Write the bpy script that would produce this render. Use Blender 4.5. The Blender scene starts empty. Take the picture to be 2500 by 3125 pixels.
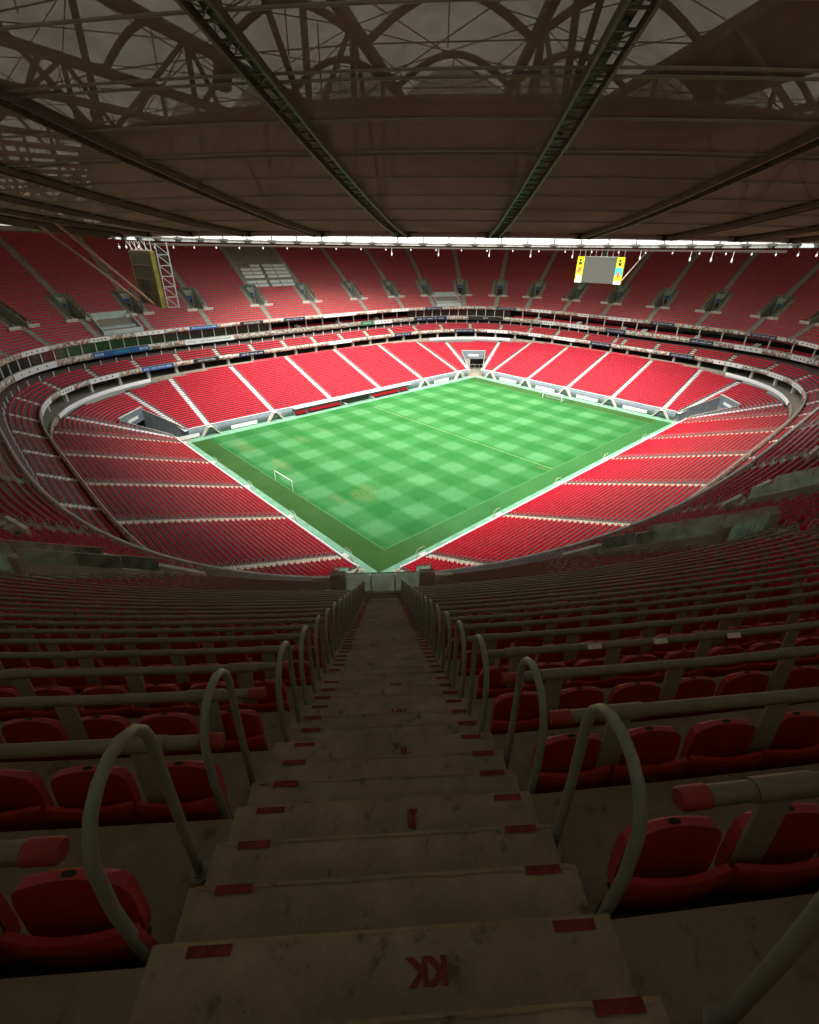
import bpy, math, random
import numpy as np
from mathutils import Vector, Matrix

R_ = math.radians
S = bpy.context.scene
COL = S.collection
random.seed(7)
rng = np.random.default_rng(11)

# ------------------------------------------------------------------ camera
CAM = np.array([-44.340, -53.767, 45.700])
YAW, PITCH, ROLL, FPX = 0.8197245, 0.5021061, 0.0119930, 1461.955
_f = np.array([math.cos(YAW)*math.cos(PITCH), math.sin(YAW)*math.cos(PITCH), -math.sin(PITCH)])
_r0 = np.array([math.sin(YAW), -math.cos(YAW), 0.0])
_u0 = np.cross(_r0, _f)
_r = math.cos(ROLL)*_r0 + math.sin(ROLL)*_u0
_u = -math.sin(ROLL)*_r0 + math.cos(ROLL)*_u0
cam = bpy.data.cameras.new('camera')
cam.sensor_fit = 'HORIZONTAL'; cam.sensor_width = 36.0
cam.lens = FPX/2500*36.0
cam.clip_start = 0.05; cam.clip_end = 5000
co = bpy.data.objects.new('camera', cam); COL.objects.link(co)
co.matrix_world = Matrix(((_r[0], _u[0], -_f[0], CAM[0]), (_r[1], _u[1], -_f[1], CAM[1]),
                          (_r[2], _u[2], -_f[2], CAM[2]), (0, 0, 0, 1)))
S.camera = co

def in_view(P, margin=1.3):
    """P (N,3): which points stand inside a frustum somewhat wider than the camera's"""
    d = np.asarray(P) - CAM
    c = d @ _f; a = d @ _r; b = d @ _u
    hx = 1250/FPX*margin; hy = 1562.5/FPX*margin
    return (c > -1.0) & (np.abs(a) < hx*np.maximum(c, 0)+2.0) & (np.abs(b) < hy*np.maximum(c, 0)+2.0)

def px(P):
    d = np.asarray(P, float) - CAM
    c = max(d @ _f, 0.01)
    return FPX*(d @ _r)/c, -FPX*(d @ _u)/c

# ------------------------------------------------------------------ light
SUN_EL, SUN_AZ = R_(67), R_(220)
w = bpy.data.worlds.new('World'); S.world = w; w.use_nodes = True
nt = w.node_tree; bg = nt.nodes['Background']
sky = nt.nodes.new('ShaderNodeTexSky'); sky.sky_type = 'NISHITA'; sky.sun_disc = False
sky.sun_elevation = SUN_EL; sky.sun_rotation = R_(90) - SUN_AZ
sky.air_density = 1.6; sky.dust_density = 3.0; sky.ozone_density = 1.0
hs = nt.nodes.new('ShaderNodeHueSaturation'); hs.inputs['Saturation'].default_value = 0.40; hs.inputs['Value'].default_value = 1.1
nt.links.new(sky.outputs[0], hs.inputs['Color']); nt.links.new(hs.outputs[0], bg.inputs[0]); bg.inputs[1].default_value = 0.15
sl = bpy.data.lights.new('sun', 'SUN'); sl.energy = 4.2; sl.angle = R_(80); sl.color = (1.0, 0.96, 0.9)
so = bpy.data.objects.new('sun', sl); COL.objects.link(so)
sd = Vector((math.cos(SUN_AZ)*math.cos(SUN_EL), math.sin(SUN_AZ)*math.cos(SUN_EL), math.sin(SUN_EL)))
so.rotation_euler = sd.to_track_quat('Z', 'Y').to_euler()
so.location = (52, 34, 150)
S.view_settings.view_transform = 'Standard'; S.view_settings.look = 'None'
S.view_settings.exposure = 1.30; S.view_settings.gamma = 1.0; S.view_settings.use_curve_mapping = False
S.render.engine = 'CYCLES'
S.cycles.max_bounces = 7; S.cycles.transparent_max_bounces = 12
S.cycles.diffuse_bounces = 4

# ------------------------------------------------------------------ materials
MATS = {}
def new_mat(name):
    m = bpy.data.materials.new(name); m.use_nodes = True
    return m, m.node_tree, m.node_tree.nodes['Principled BSDF']

def plain(name, col, rough=0.6, metal=0.0, var=0.10, scale=3.0, bump=0.0, spec=0.5, bscale=40.0):
    """procedural material: base colour broken up by two noises"""
    if name in MATS: return MATS[name]
    m, t, b = new_mat(name); N = t.nodes; L = t.links
    tc = N.new('ShaderNodeTexCoord')
    n1 = N.new('ShaderNodeTexNoise'); n1.inputs['Scale'].default_value = scale; n1.inputs['Detail'].default_value = 5
    L.new(tc.outputs['Object'], n1.inputs['Vector'])
    rp = N.new('ShaderNodeMapRange'); rp.inputs[1].default_value = 0.3; rp.inputs[2].default_value = 0.7
    rp.inputs[3].default_value = 1-var; rp.inputs[4].default_value = 1+var
    L.new(n1.outputs['Fac'], rp.inputs[0])
    mx = N.new('ShaderNodeMix'); mx.data_type = 'RGBA'; mx.blend_type = 'MULTIPLY'; mx.inputs[0].default_value = 1
    mx.inputs[6].default_value = (*col, 1)
    L.new(rp.outputs[0], mx.inputs[7]); L.new(mx.outputs[2], b.inputs['Base Color'])
    b.inputs['Roughness'].default_value = rough; b.inputs['Metallic'].default_value = metal
    b.inputs['Specular IOR Level'].default_value = spec
    if bump:
        n2 = N.new('ShaderNodeTexNoise'); n2.inputs['Scale'].default_value = bscale; n2.inputs['Detail'].default_value = 3
        L.new(tc.outputs['Object'], n2.inputs['Vector'])
        bp = N.new('ShaderNodeBump'); bp.inputs['Strength'].default_value = bump; bp.inputs['Distance'].default_value = 0.01
        L.new(n2.outputs['Fac'], bp.inputs['Height']); L.new(bp.outputs[0], b.inputs['Normal'])
    MATS[name] = m
    return m

def ramp(N, pts, interp='LINEAR'):
    r = N.new('ShaderNodeValToRGB'); e = r.color_ramp; e.interpolation = interp
    while len(e.elements) < len(pts): e.elements.new(0.5)
    for el, (p, c) in zip(e.elements, pts): el.position = p; el.color = (*c, 1)
    return r

def concrete(name, col, stain=0.5):
    m, t, b = new_mat(name); N = t.nodes; L = t.links
    tc = N.new('ShaderNodeTexCoord')
    def noise(sc, det=6, rough=0.6):
        n = N.new('ShaderNodeTexNoise'); n.inputs['Scale'].default_value = sc
        n.inputs['Detail'].default_value = det; n.inputs['Roughness'].default_value = rough
        L.new(tc.outputs['Object'], n.inputs['Vector']); return n
    big = noise(0.8); mid = noise(4.5, 8, 0.7); fine = noise(38, 4); blot = noise(9.0, 5, 0.62)
    dark = tuple(c*(1-0.35*stain) for c in col); lite = tuple(min(1, c*1.25) for c in col)
    r1 = ramp(N, [(0.3, dark), (0.55, col), (0.75, lite)]); L.new(mid.outputs['Fac'], r1.inputs[0])
    r2 = ramp(N, [(0.35, (0.8, 0.77, 0.72)), (0.65, (1.08, 1.06, 1.0))]); L.new(big.outputs['Fac'], r2.inputs[0])
    m1 = N.new('ShaderNodeMix'); m1.data_type = 'RGBA'; m1.blend_type = 'MULTIPLY'; m1.inputs[0].default_value = 1
    L.new(r1.outputs[0], m1.inputs[6]); L.new(r2.outputs[0], m1.inputs[7])
    r3 = ramp(N, [(0.31, (1-0.62*stain, 1-0.66*stain, 1-0.66*stain)), (0.40, (1, 1, 1))]); L.new(blot.outputs['Fac'], r3.inputs[0])
    m2 = N.new('ShaderNodeMix'); m2.data_type = 'RGBA'; m2.blend_type = 'MULTIPLY'; m2.inputs[0].default_value = 1
    L.new(m1.outputs[2], m2.inputs[6]); L.new(r3.outputs[0], m2.inputs[7])
    L.new(m2.outputs[2], b.inputs['Base Color'])
    b.inputs['Roughness'].default_value = 0.85; b.inputs['Specular IOR Level'].default_value = 0.25
    bp = N.new('ShaderNodeBump'); bp.inputs['Strength'].default_value = 0.35; bp.inputs['Distance'].default_value = 0.01
    L.new(fine.outputs['Fac'], bp.inputs['Height']); L.new(bp.outputs[0], b.inputs['Normal'])
    MATS[name] = m
    return m

M_step = concrete('stair_concrete', (0.40, 0.365, 0.285), 0.7)
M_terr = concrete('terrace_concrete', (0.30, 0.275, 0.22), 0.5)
M_ltr = concrete('lower_terrace_concrete', (0.13, 0.085, 0.072), 0.3)  # dark reddish tone includes shade and red seat bounce between the rows
M_yst = concrete('warm_stair_concrete', (0.58, 0.54, 0.40), 0.7)
M_conc = concrete('grey_concrete', (0.40, 0.40, 0.34), 0.4)
M_lite = concrete('pale_concrete', (0.66, 0.64, 0.56), 0.3)
M_wall = plain('grey_wall_paint', (0.16, 0.19, 0.21), 0.7, var=0.15, scale=0.7)
M_white = plain('white_paint', (0.80, 0.80, 0.77), 0.55, var=0.06)
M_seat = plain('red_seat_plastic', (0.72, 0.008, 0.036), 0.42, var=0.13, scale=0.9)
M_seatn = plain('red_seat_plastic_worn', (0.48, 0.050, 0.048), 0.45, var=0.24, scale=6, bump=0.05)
M_rail = plain('olive_grey_rail_paint', (0.215, 0.21, 0.16), 0.5, var=0.12, scale=9, bump=0.05)
M_steel = plain('grey_painted_steel', (0.28, 0.32, 0.285), 0.42, var=0.10, scale=14, bump=0.05)
M_post = plain('grey_flat_steel', (0.36, 0.38, 0.34), 0.5, var=0.10, scale=9)
M_cap = plain('red_rubber_cap', (0.36, 0.045, 0.035), 0.55, var=0.12, scale=12)
M_redp = plain('red_step_paint', (0.24, 0.035, 0.035), 0.8, var=0.35, scale=22)
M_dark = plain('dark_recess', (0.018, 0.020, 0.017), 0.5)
M_dglass = plain('dark_window_glass', (0.012, 0.02, 0.016), 0.12, var=0.2, scale=0.3)
M_truss = plain('truss_steel', (0.105, 0.09, 0.065), 0.6, var=0.2)
M_green = plain('galvanised_green_steel', (0.125, 0.095, 0.07), 0.55, var=0.25, scale=1.5)
M_seam = plain('seam_cable', (0.26, 0.22, 0.17), 0.6)
M_black = plain('black_print', (0.012, 0.012, 0.012), 0.5)
M_navy = plain('navy_print', (0.012, 0.022, 0.06), 0.5)
M_blue = plain('blue_print', (0.0, 0.10, 0.30), 0.5)
M_cyan = plain('cyan_print', (0.05, 0.62, 0.60), 0.5)
M_grn = plain('green_print', (0.02, 0.22, 0.10), 0.5)
M_yel = plain('yellow_print', (0.72, 0.72, 0.01), 0.5)
M_olivegrey = plain('olive_grey_louvre', (0.24, 0.235, 0.15), 0.6, var=0.2)
M_olive = plain('weathered_yellow_panel', (0.26, 0.24, 0.035), 0.6, var=0.45, scale=0.7)
M_skin = plain('brown_print', (0.42, 0.15, 0.08), 0.6)
M_orange = plain('weathered_orange_steel', (0.42, 0.24, 0.13), 0.6, var=0.3, scale=2)
M_screen = plain('unlit_screen', (0.085, 0.085, 0.07), 0.35, var=0.05)
M_net = plain('goal_net', (0.6, 0.62, 0.58), 0.8)

def glass_mat():
    m = bpy.data.materials.new('balustrade_glass'); m.use_nodes = True; t = m.node_tree; N = t.nodes; L = t.links
    N.remove(N['Principled BSDF']); out = N['Material Output']
    tr = N.new('ShaderNodeBsdfTransparent'); tr.inputs[0].default_value = (0.72, 0.78, 0.72, 1)
    gl = N.new('ShaderNodeBsdfGlossy'); gl.inputs['Roughness'].default_value = 0.06; gl.inputs[0].default_value = (0.8, 0.85, 0.8, 1)
    df = N.new('ShaderNodeBsdfTranslucent'); df.inputs[0].default_value = (0.75, 0.85, 0.76, 1)
    tc = N.new('ShaderNodeTexCoord'); n = N.new('ShaderNodeTexNoise'); n.inputs['Scale'].default_value = 1.4; n.inputs['Detail'].default_value = 5
    L.new(tc.outputs['Object'], n.inputs['Vector'])
    mr = N.new('ShaderNodeMapRange'); mr.inputs[1].default_value = 0.35; mr.inputs[2].default_value = 0.75
    mr.inputs[3].default_value = 0.28; mr.inputs[4].default_value = 0.65; L.new(n.outputs['Fac'], mr.inputs[0])
    a = N.new('ShaderNodeMixShader'); L.new(mr.outputs[0], a.inputs[0]); L.new(tr.outputs[0], a.inputs[1]); L.new(df.outputs[0], a.inputs[2])
    fr = N.new('ShaderNodeFresnel'); fr.inputs[0].default_value = 1.45
    c = N.new('ShaderNodeMixShader'); L.new(fr.outputs[0], c.inputs[0]); L.new(a.outputs[0], c.inputs[1]); L.new(gl.outputs[0], c.inputs[2])
    L.new(c.outputs[0], out.inputs[0])
    return m
M_glass = glass_mat()

def membrane(name, dif, transl, mesh_open=0.0, scale=0.5):
    m = bpy.data.materials.new(name); m.use_nodes = True; t = m.node_tree; N = t.nodes; L = t.links
    N.remove(N['Principled BSDF']); out = N['Material Output']
    tc = N.new('ShaderNodeTexCoord'); n = N.new('ShaderNodeTexNoise'); n.inputs['Scale'].default_value = scale; n.inputs['Detail'].default_value = 6
    L.new(tc.outputs['Object'], n.inputs['Vector'])
    r = ramp(N, [(0.3, tuple(c*0.72 for c in dif)), (0.7, tuple(min(1, c*1.12) for c in dif))]); L.new(n.outputs['Fac'], r.inputs[0])
    d = N.new('ShaderNodeBsdfDiffuse'); L.new(r.outputs[0], d.inputs[0])
    tl = N.new('ShaderNodeBsdfTranslucent'); L.new(r.outputs[0], tl.inputs[0])
    a = N.new('ShaderNodeMixShader'); a.inputs[0].default_value = transl
    L.new(d.outputs[0], a.inputs[1]); L.new(tl.outputs[0], a.inputs[2])
    last = a
    if mesh_open > 0:
        tr = N.new('ShaderNodeBsdfTransparent')
        b = N.new('ShaderNodeMixShader'); b.inputs[0].default_value = mesh_open
        L.new(a.outputs[0], b.inputs[1]); L.new(tr.outputs[0], b.inputs[2]); last = b
    L.new(last.outputs[0], out.inputs[0])
    return m
M_upper = membrane('roof_membrane', (0.47, 0.455, 0.36), 0.10)
M_lower = membrane('mesh_membrane', (0.39, 0.265, 0.245), 0.06, mesh_open=0.30, scale=0.15)
M_lining = plain('brown_lining', (0.36, 0.24, 0.20), 0.8, var=0.12, scale=0.3)
M_facade = membrane('ring_facade_membrane', (0.90, 0.90, 0.85), 0.06)
M_tarp = plain('white_tarp', (0.78, 0.78, 0.75), 0.6, var=0.08, scale=0.6)

def pitch_mat():
    m, t, b = new_mat('mown_turf'); N = t.nodes; L = t.links
    g = N.new('ShaderNodeNewGeometry'); sx = N.new('ShaderNodeSeparateXYZ'); L.new(g.outputs['Position'], sx.inputs[0])
    nz = N.new('ShaderNodeTexNoise'); nz.inputs['Scale'].default_value = 0.6; nz.inputs['Detail'].default_value = 5
    L.new(g.outputs['Position'], nz.inputs['Vector'])
    def M(op, a, bb=None, cc=None):
        n = N.new('ShaderNodeMath'); n.operation = op
        for i, v in enumerate((a, bb, cc)):
            if v is None: continue
            if isinstance(v, (int, float)): n.inputs[i].default_value = v
            else: L.new(v, n.inputs[i])
        return n.outputs[0]
    wob = M('MULTIPLY', M('SUBTRACT', nz.outputs['Fac'], 0.5), 1.7)
    def band(c, cen, per):
        x = M('ADD', c, wob)
        s = M('COSINE', M('MULTIPLY', M('SUBTRACT', x, cen), 2*math.pi/per))
        return M('MULTIPLY', M('ADD', M('MAXIMUM', M('MINIMUM', M('MULTIPLY', s, 2.6), 1.0), -1.0), 1.0), 0.5)   # 1 in dark band
    bx_ = band(sx.outputs[0], 19.5, 10.5); by_ = band(sx.outputs[1], 11.5, 9.9)
    fac = M('SUBTRACT', 1.0, M('MULTIPLY', M('ADD', M('MULTIPLY', bx_, 1.15), M('MULTIPLY', by_, 0.85)), 0.5))
    # cut pattern only inside the touchlines
    inx = M('MULTIPLY', M('GREATER_THAN', sx.outputs[0], 0.0), M('LESS_THAN', sx.outputs[0], 105.0))
    iny = M('MULTIPLY', M('GREATER_THAN', sx.outputs[1], 0.0), M('LESS_THAN', sx.outputs[1], 68.0))
    ins = M('MULTIPLY', inx, M('GREATER_THAN', sx.outputs[1], 0.0))
    r = ramp(N, [(0.0, (0.0175, 0.122, 0.025)), (0.5, (0.029, 0.146, 0.037)), (1.0, (0.060, 0.200, 0.074))]); L.new(fac, r.inputs[0])
    n2 = N.new('ShaderNodeTexNoise'); n2.inputs['Scale'].default_value = 0.09; n2.inputs['Detail'].default_value = 7; n2.inputs['Roughness'].default_value = 0.65
    L.new(g.outputs['Position'], n2.inputs['Vector'])
    r2 = ramp(N, [(0.3, (0.80, 0.86, 0.75)), (0.7, (1.18, 1.12, 1.1))]); L.new(n2.outputs['Fac'], r2.inputs[0])
    bc = N.new('ShaderNodeMix'); bc.data_type = 'RGBA'; L.new(M('MULTIPLY', M('LESS_THAN', sx.outputs[1], 0.0), M('MINIMUM', M('MAXIMUM', M('MULTIPLY', M('SUBTRACT', M('ADD', sx.outputs[0], M('MULTIPLY', wob, 8.0)), 2.0), 0.08), 0.0), 1.0)), bc.inputs[0]); bc.inputs[6].default_value = (0.033, 0.094, 0.020, 1); bc.inputs[7].default_value = (0.032, 0.132, 0.034, 1)
    border = N.new('ShaderNodeMix'); border.data_type = 'RGBA'
    L.new(ins, border.inputs[0]); L.new(bc.outputs[2], border.inputs[6]); L.new(r.outputs[0], border.inputs[7])
    mm = N.new('ShaderNodeMix'); mm.data_type = 'RGBA'; mm.blend_type = 'MULTIPLY'; mm.inputs[0].default_value = 1
    L.new(border.outputs[2], mm.inputs[6]); L.new(r2.outputs[0], mm.inputs[7])
    n3 = N.new('ShaderNodeTexNoise'); n3.inputs['Scale'].default_value = 2.2; n3.inputs['Detail'].default_value = 8; n3.inputs['Roughness'].default_value = 0.75
    L.new(g.outputs['Position'], n3.inputs['Vector'])
    r3 = ramp(N, [(0.35, (0.85, 0.88, 0.8)), (0.65, (1.13, 1.1, 1.12))]); L.new(n3.outputs['Fac'], r3.inputs[0])
    m3 = N.new('ShaderNodeMix'); m3.data_type = 'RGBA'; m3.blend_type = 'MULTIPLY'; m3.inputs[0].default_value = 1
    L.new(mm.outputs[2], m3.inputs[6]); L.new(r3.outputs[0], m3.inputs[7])
    mp = N.new('ShaderNodeMapping'); mp.inputs['Scale'].default_value = (3.2, 0.8, 1); mp.inputs['Rotation'].default_value = (0, 0, R_(12)); L.new(g.outputs['Position'], mp.inputs['Vector'])
    n5 = N.new('ShaderNodeTexNoise'); n5.inputs['Scale'].default_value = 1.6; n5.inputs['Detail'].default_value = 9; n5.inputs['Roughness'].default_value = 0.8; L.new(mp.outputs[0], n5.inputs['Vector'])
    # worn straw-coloured patches
    last = m3.outputs[2]
    for (cx, cy, rx, ry) in [(4, 62, 2.2, 7), (5.6, 45, 2.0, 5), (18.5, 57, 1.6, 4), (27, 58.5, 1.4, 3.5), (13, 21, 1.5, 3.6), (5.2, 21, 1.3, 3.8), (51, 1.8, 0.9, 2.2), (88.6, 65, 0.7, 1.5), (10, 19, 2.5, 4)]:
        dx = M('DIVIDE', M('SUBTRACT', sx.outputs[0], cx), rx); dy = M('DIVIDE', M('SUBTRACT', sx.outputs[1], cy), ry)
        d2 = M('ADD', M('MULTIPLY', dx, dx), M('MULTIPLY', dy, dy))
        k = M('MULTIPLY', M('MAXIMUM', M('SUBTRACT', 1.0, d2), 0.0), M('MULTIPLY', M('MAXIMUM', M('SUBTRACT', n5.outputs['Fac'], 0.44), 0.0), 5.0))
        k = M('MINIMUM', k, 0.40)
        x = N.new('ShaderNodeMix'); x.data_type = 'RGBA'; L.new(k, x.inputs[0]); L.new(last, x.inputs[6]); x.inputs[7].default_value = (0.17, 0.19, 0.065, 1)
        last = x.outputs[2]
    L.new(last, b.inputs['Base Color']); b.inputs['Roughness'].default_value = 0.9; b.inputs['Specular IOR Level'].default_value = 0.15
    return m
M_turf = pitch_mat()

def graphic_mat():
    """printed band: small patches of white, brown, red and green, as a crowd of drawings seen from afar"""
    m, t, b = new_mat('printed_graphic_band'); N = t.nodes; L = t.links
    g = N.new('ShaderNodeNewGeometry')
    v = N.new('ShaderNodeTexVoronoi'); v.inputs['Scale'].default_value = 2.3; v.inputs['Randomness'].default_value = 1
    L.new(g.outputs['Position'], v.inputs['Vector'])
    s = N.new('ShaderNodeSeparateColor'); L.new(v.outputs['Color'], s.inputs[0])
    r = ramp(N, [(0.0, (0.62, 0.60, 0.52)), (0.25, (0.34, 0.24, 0.16)), (0.42, (0.70, 0.68, 0.62)), (0.58, (0.42, 0.12, 0.10)),
                 (0.70, (0.50, 0.40, 0.22)), (0.80, (0.12, 0.14, 0.09)), (0.88, (0.66, 0.62, 0.55)), (0.95, (0.10, 0.36, 0.26))], 'CONSTANT')
    L.new(s.outputs[0], r.inputs[0]); L.new(r.outputs[0], b.inputs['Base Color']); b.inputs['Roughness'].default_value = 0.55
    return m
M_graph = graphic_mat()

# ------------------------------------------------------------------ mesh helpers
def link(name, me, mat=None, parent=None, loc=None, rz=None):
    o = bpy.data.objects.new(name, me); COL.objects.link(o)
    if mat and not me.materials: me.materials.append(mat)
    if parent: o.parent = parent
    if loc is not None: o.location = loc
    if rz is not None: o.rotation_euler = (0, 0, rz)
    return o

def quads(name, V, F, smooth=False):
    V = np.asarray(V, np.float32).reshape(-1, 3); F = np.asarray(F, np.int32).reshape(-1, 4)
    me = bpy.data.meshes.new(name)
    me.vertices.add(len(V)); me.vertices.foreach_set('co', V.ravel())
    me.loops.add(len(F)*4); me.loops.foreach_set('vertex_index', F.ravel())
    me.polygons.add(len(F)); me.polygons.foreach_set('loop_start', np.arange(0, len(F)*4, 4, dtype=np.int32))
    me.polygons.foreach_set('loop_total', np.full(len(F), 4, np.int32))
    if smooth: me.polygons.foreach_set('use_smooth', np.ones(len(F), bool))
    me.update(calc_edges=True)
    return me

class MB:
    def __init__(s): s.v = []; s.f = []; s.sm = []
    def add(s, V, F, smooth=False):
        o = len(s.v); s.v += [tuple(map(float, p)) for p in V]; s.f += [tuple(i+o for i in q) for q in F]; s.sm += [smooth]*len(F)
    def hexa(s, P):   # 8 points, bottom 4 then top 4
        s.add(P, [(3, 2, 1, 0), (4, 5, 6, 7), (0, 1, 5, 4), (1, 2, 6, 5), (2, 3, 7, 6), (3, 0, 4, 7)])
    def box(s, x0, x1, y0, y1, z0, z1):
        s.hexa([(x0, y0, z0), (x1, y0, z0), (x1, y1, z0), (x0, y1, z0), (x0, y0, z1), (x1, y0, z1), (x1, y1, z1), (x0, y1, z1)])
    def bar(s, a, b, w, h=None, up=(0, 0, 1)):
        h = h or w; a = Vector(a); b = Vector(b); d = (b-a).normalized(); u = Vector(up)
        if abs(d.dot(u)) > 0.98: u = Vector((1, 0, 0))
        x = d.cross(u).normalized(); y = x.cross(d).normalized(); x = x*w/2; y = y*h/2
        P = [a-x-y, a+x-y, a+x+y, a-x+y]; Q = [b-x-y, b+x-y, b+x+y, b-x+y]
        s.add(P+Q, [(0, 1, 5, 4), (1, 2, 6, 5), (2, 3, 7, 6), (3, 0, 4, 7), (3, 2, 1, 0), (4, 5, 6, 7)])
    def tube(s, pts, r, n=8, caps=True):
        pts = [Vector(p) for p in pts]; k = len(pts); V = []; prev = None
        for i, p in enumerate(pts):
            d = (pts[min(i+1, k-1)]-pts[max(i-1, 0)]).normalized()
            if prev is None:
                u = Vector((0, 0, 1)) if abs(d.z) < 0.9 else Vector((1, 0, 0)); x = d.cross(u).normalized()
            else: x = (prev - d*prev.dot(d)).normalized()
            prev = x; y = d.cross(x)
            rr = r[i] if isinstance(r, (list, tuple)) else r
            for j in range(n):
                a = 2*math.pi*j/n; V.append(p + x*math.cos(a)*rr + y*math.sin(a)*rr)
        F = [(i*n+j, i*n+(j+1) % n, (i+1)*n+(j+1) % n, (i+1)*n+j) for i in range(k-1) for j in range(n)]
        s.add(V, F, True)
        if caps: s.add(V[:n], [tuple(reversed(range(n)))]); s.add(V[-n:], [tuple(range(n))])
    def grid(s, G, smooth=True, closed=False):
        h = len(G); wd = len(G[0]); V = [p for row in G for p in row]
        F = [(i*wd+j, i*wd+j+1, (i+1)*wd+j+1, (i+1)*wd+j) for i in range(h-1) for j in range(wd-1)]
        s.add(V, F, smooth)
    def mesh(s, name):
        me = bpy.data.meshes.new(name); me.from_pydata(s.v, [], s.f)
        if any(s.sm): me.polygons.foreach_set('use_smooth', s.sm)
        me.update(); return me
    def obj(s, name, mat, parent=None, loc=None, rz=None):
        return link(name, s.mesh(name), mat, parent, loc, rz)

def empty(name, loc=(0, 0, 0), rz=0):
    o = bpy.data.objects.new(name, None); COL.objects.link(o); o.location = loc; o.rotation_euler = (0, 0, rz); o.empty_display_size = 0.3
    return o
def tag(o, label=None, cat=None, group=None, kind=None):
    if label: o['label'] = label
    if cat: o['category'] = cat
    if group: o['group'] = group
    if kind: o['kind'] = kind
    return o
def copy_tree(o, parent=None):
    c = o.copy(); COL.objects.link(c); c.parent = parent
    if parent: c.matrix_parent_inverse = o.matrix_parent_inverse.copy()
    for ch in KIDS.get(o.name, []):
        n = copy_tree(ch, c); KIDS.setdefault(c.name, []).append(n)
    return c
KIDS = {}
def kids(o, *ch): KIDS.setdefault(o.name, []).extend(ch)

W1 = ['zeroth', 'first', 'second', 'third', 'fourth', 'fifth', 'sixth', 'seventh', 'eighth', 'ninth', 'tenth', 'eleventh', 'twelfth', 'thirteenth',
      'fourteenth', 'fifteenth', 'sixteenth', 'seventeenth', 'eighteenth', 'nineteenth']
TE = ['', '', 'twenty', 'thirty', 'forty', 'fifty', 'sixty', 'seventy', 'eighty', 'ninety']
TH_ = ['', '', 'twentieth', 'thirtieth', 'fortieth', 'fiftieth', 'sixtieth', 'seventieth', 'eightieth', 'ninetieth']
def ordw(n):
    if n < 20: return W1[n]
    return TH_[n//10] if n % 10 == 0 else TE[n//10]+'-'+W1[n % 10]

def text_mesh(txt, size, thick=0.004, bold=0.0):
    c = bpy.data.curves.new('t', 'FONT'); c.body = txt; c.offset = bold; c.size = size; c.align_x = 'CENTER'; c.align_y = 'CENTER'; c.extrude = thick
    o = bpy.data.objects.new('t', c); COL.objects.link(o)
    dg = bpy.context.evaluated_depsgraph_get(); me = bpy.data.meshes.new_from_object(o.evaluated_get(dg))
    bpy.data.objects.remove(o); me.name = 'lettering'; me.materials.clear()
    return me

# ------------------------------------------------------------------ plan curves
CX, CY = 52.5, 34.0
class Ring:
    """closed plan curve with outward parallel offsets; P(d) points, N unit outward normals"""
    def __init__(s, P):
        s.P0 = P; t = np.roll(P, -1, 0)-np.roll(P, 1, 0); t /= np.linalg.norm(t, axis=1)[:, None]
        s.N = np.stack([t[:, 1], -t[:, 0]], 1); s.M = len(P)
    def P(s, d): return s.P0+s.N*(d[:, None] if isinstance(d, np.ndarray) else d)
def superellipse(a, b, n, M=9600):
    th = np.linspace(0, 2*np.pi, M, endpoint=False)
    # even spacing by arc length
    for _ in range(2):
        R0 = (np.abs(np.cos(th)/a)**n+np.abs(np.sin(th)/b)**n)**(-1/n)
        P = np.stack([CX+R0*np.cos(th), CY+R0*np.sin(th)], 1)
        L = np.concatenate([[0], np.cumsum(np.linalg.norm(np.roll(P, -1, 0)-P, axis=1))]); tot = L[-1]
        tt = np.concatenate([th, [2*np.pi]]); th = np.interp(np.linspace(0, tot, M, endpoint=False), L, tt)
    R0 = (np.abs(np.cos(th)/a)**n+np.abs(np.sin(th)/b)**n)**(-1/n)
    P = np.stack([CX+R0*np.cos(th), CY+R0*np.sin(th)], 1)
    r = Ring(P); r.tot = tot; r.th = th; return r
def roundrect(hx, hy, r, M=4800):
    segs = []; arc = math.pi/2*r; per = 4*(hx-r)+4*(hy-r)+4*arc
    s = np.linspace(0, per, M, endpoint=False); P = np.zeros((M, 2)); N = np.zeros((M, 2))
    pieces = [('l', (hx, 0), (0, 1), hy-r), ('a', (hx-r, hy-r), 0, arc), ('l', (hx-r, hy), (-1, 0), 2*(hx-r)), ('a', (-(hx-r), hy-r), math.pi/2, arc),
              ('l', (-hx, hy-r), (0, -1), 2*(hy-r)), ('a', (-(hx-r), -(hy-r)), math.pi, arc), ('l', (-(hx-r), -hy), (1, 0), 2*(hx-r)), ('a', (hx-r, -(hy-r)), 1.5*math.pi, arc), ('l', (hx, -(hy-r)), (0, 1), hy-r)]
    for i, q in enumerate(s):
        for k, a, b, L in pieces:
            if q <= L+1e-9:
                if k == 'l': P[i] = (a[0]+b[0]*q, a[1]+b[1]*q); N[i] = (b[1], -b[0])
                else:
                    an = b+q/r; N[i] = (math.cos(an), math.sin(an)); P[i] = (a[0]+r*N[i][0], a[1]+r*N[i][1])
                break
            q -= L
    o = Ring(P+np.array([CX, CY])); o.N = N; return o

UP = superellipse(95.1, 76.7, 3.75)          # front edge of the upper tier
MID2 = superellipse(94.8, 79.2, 3.85, 2400)  # box level edge
MID1 = superellipse(88.4, 70.5, 4.1, 4800)   # front edge of the middle tier
LOW = roundrect(61.3, 42.7, 6.5)             # pitch wall of the lower bowl
BACK = superellipse(88.0, 69.5, 3.6, 2400)   # back of the lower bowl
def inside_back(P, grow=0.0):
    q = np.abs(P-np.array([CX, CY])); return (q[:, 0]/(88.0+grow))**3.6+(q[:, 1]/(69.5+grow))**3.6 < 1

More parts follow.
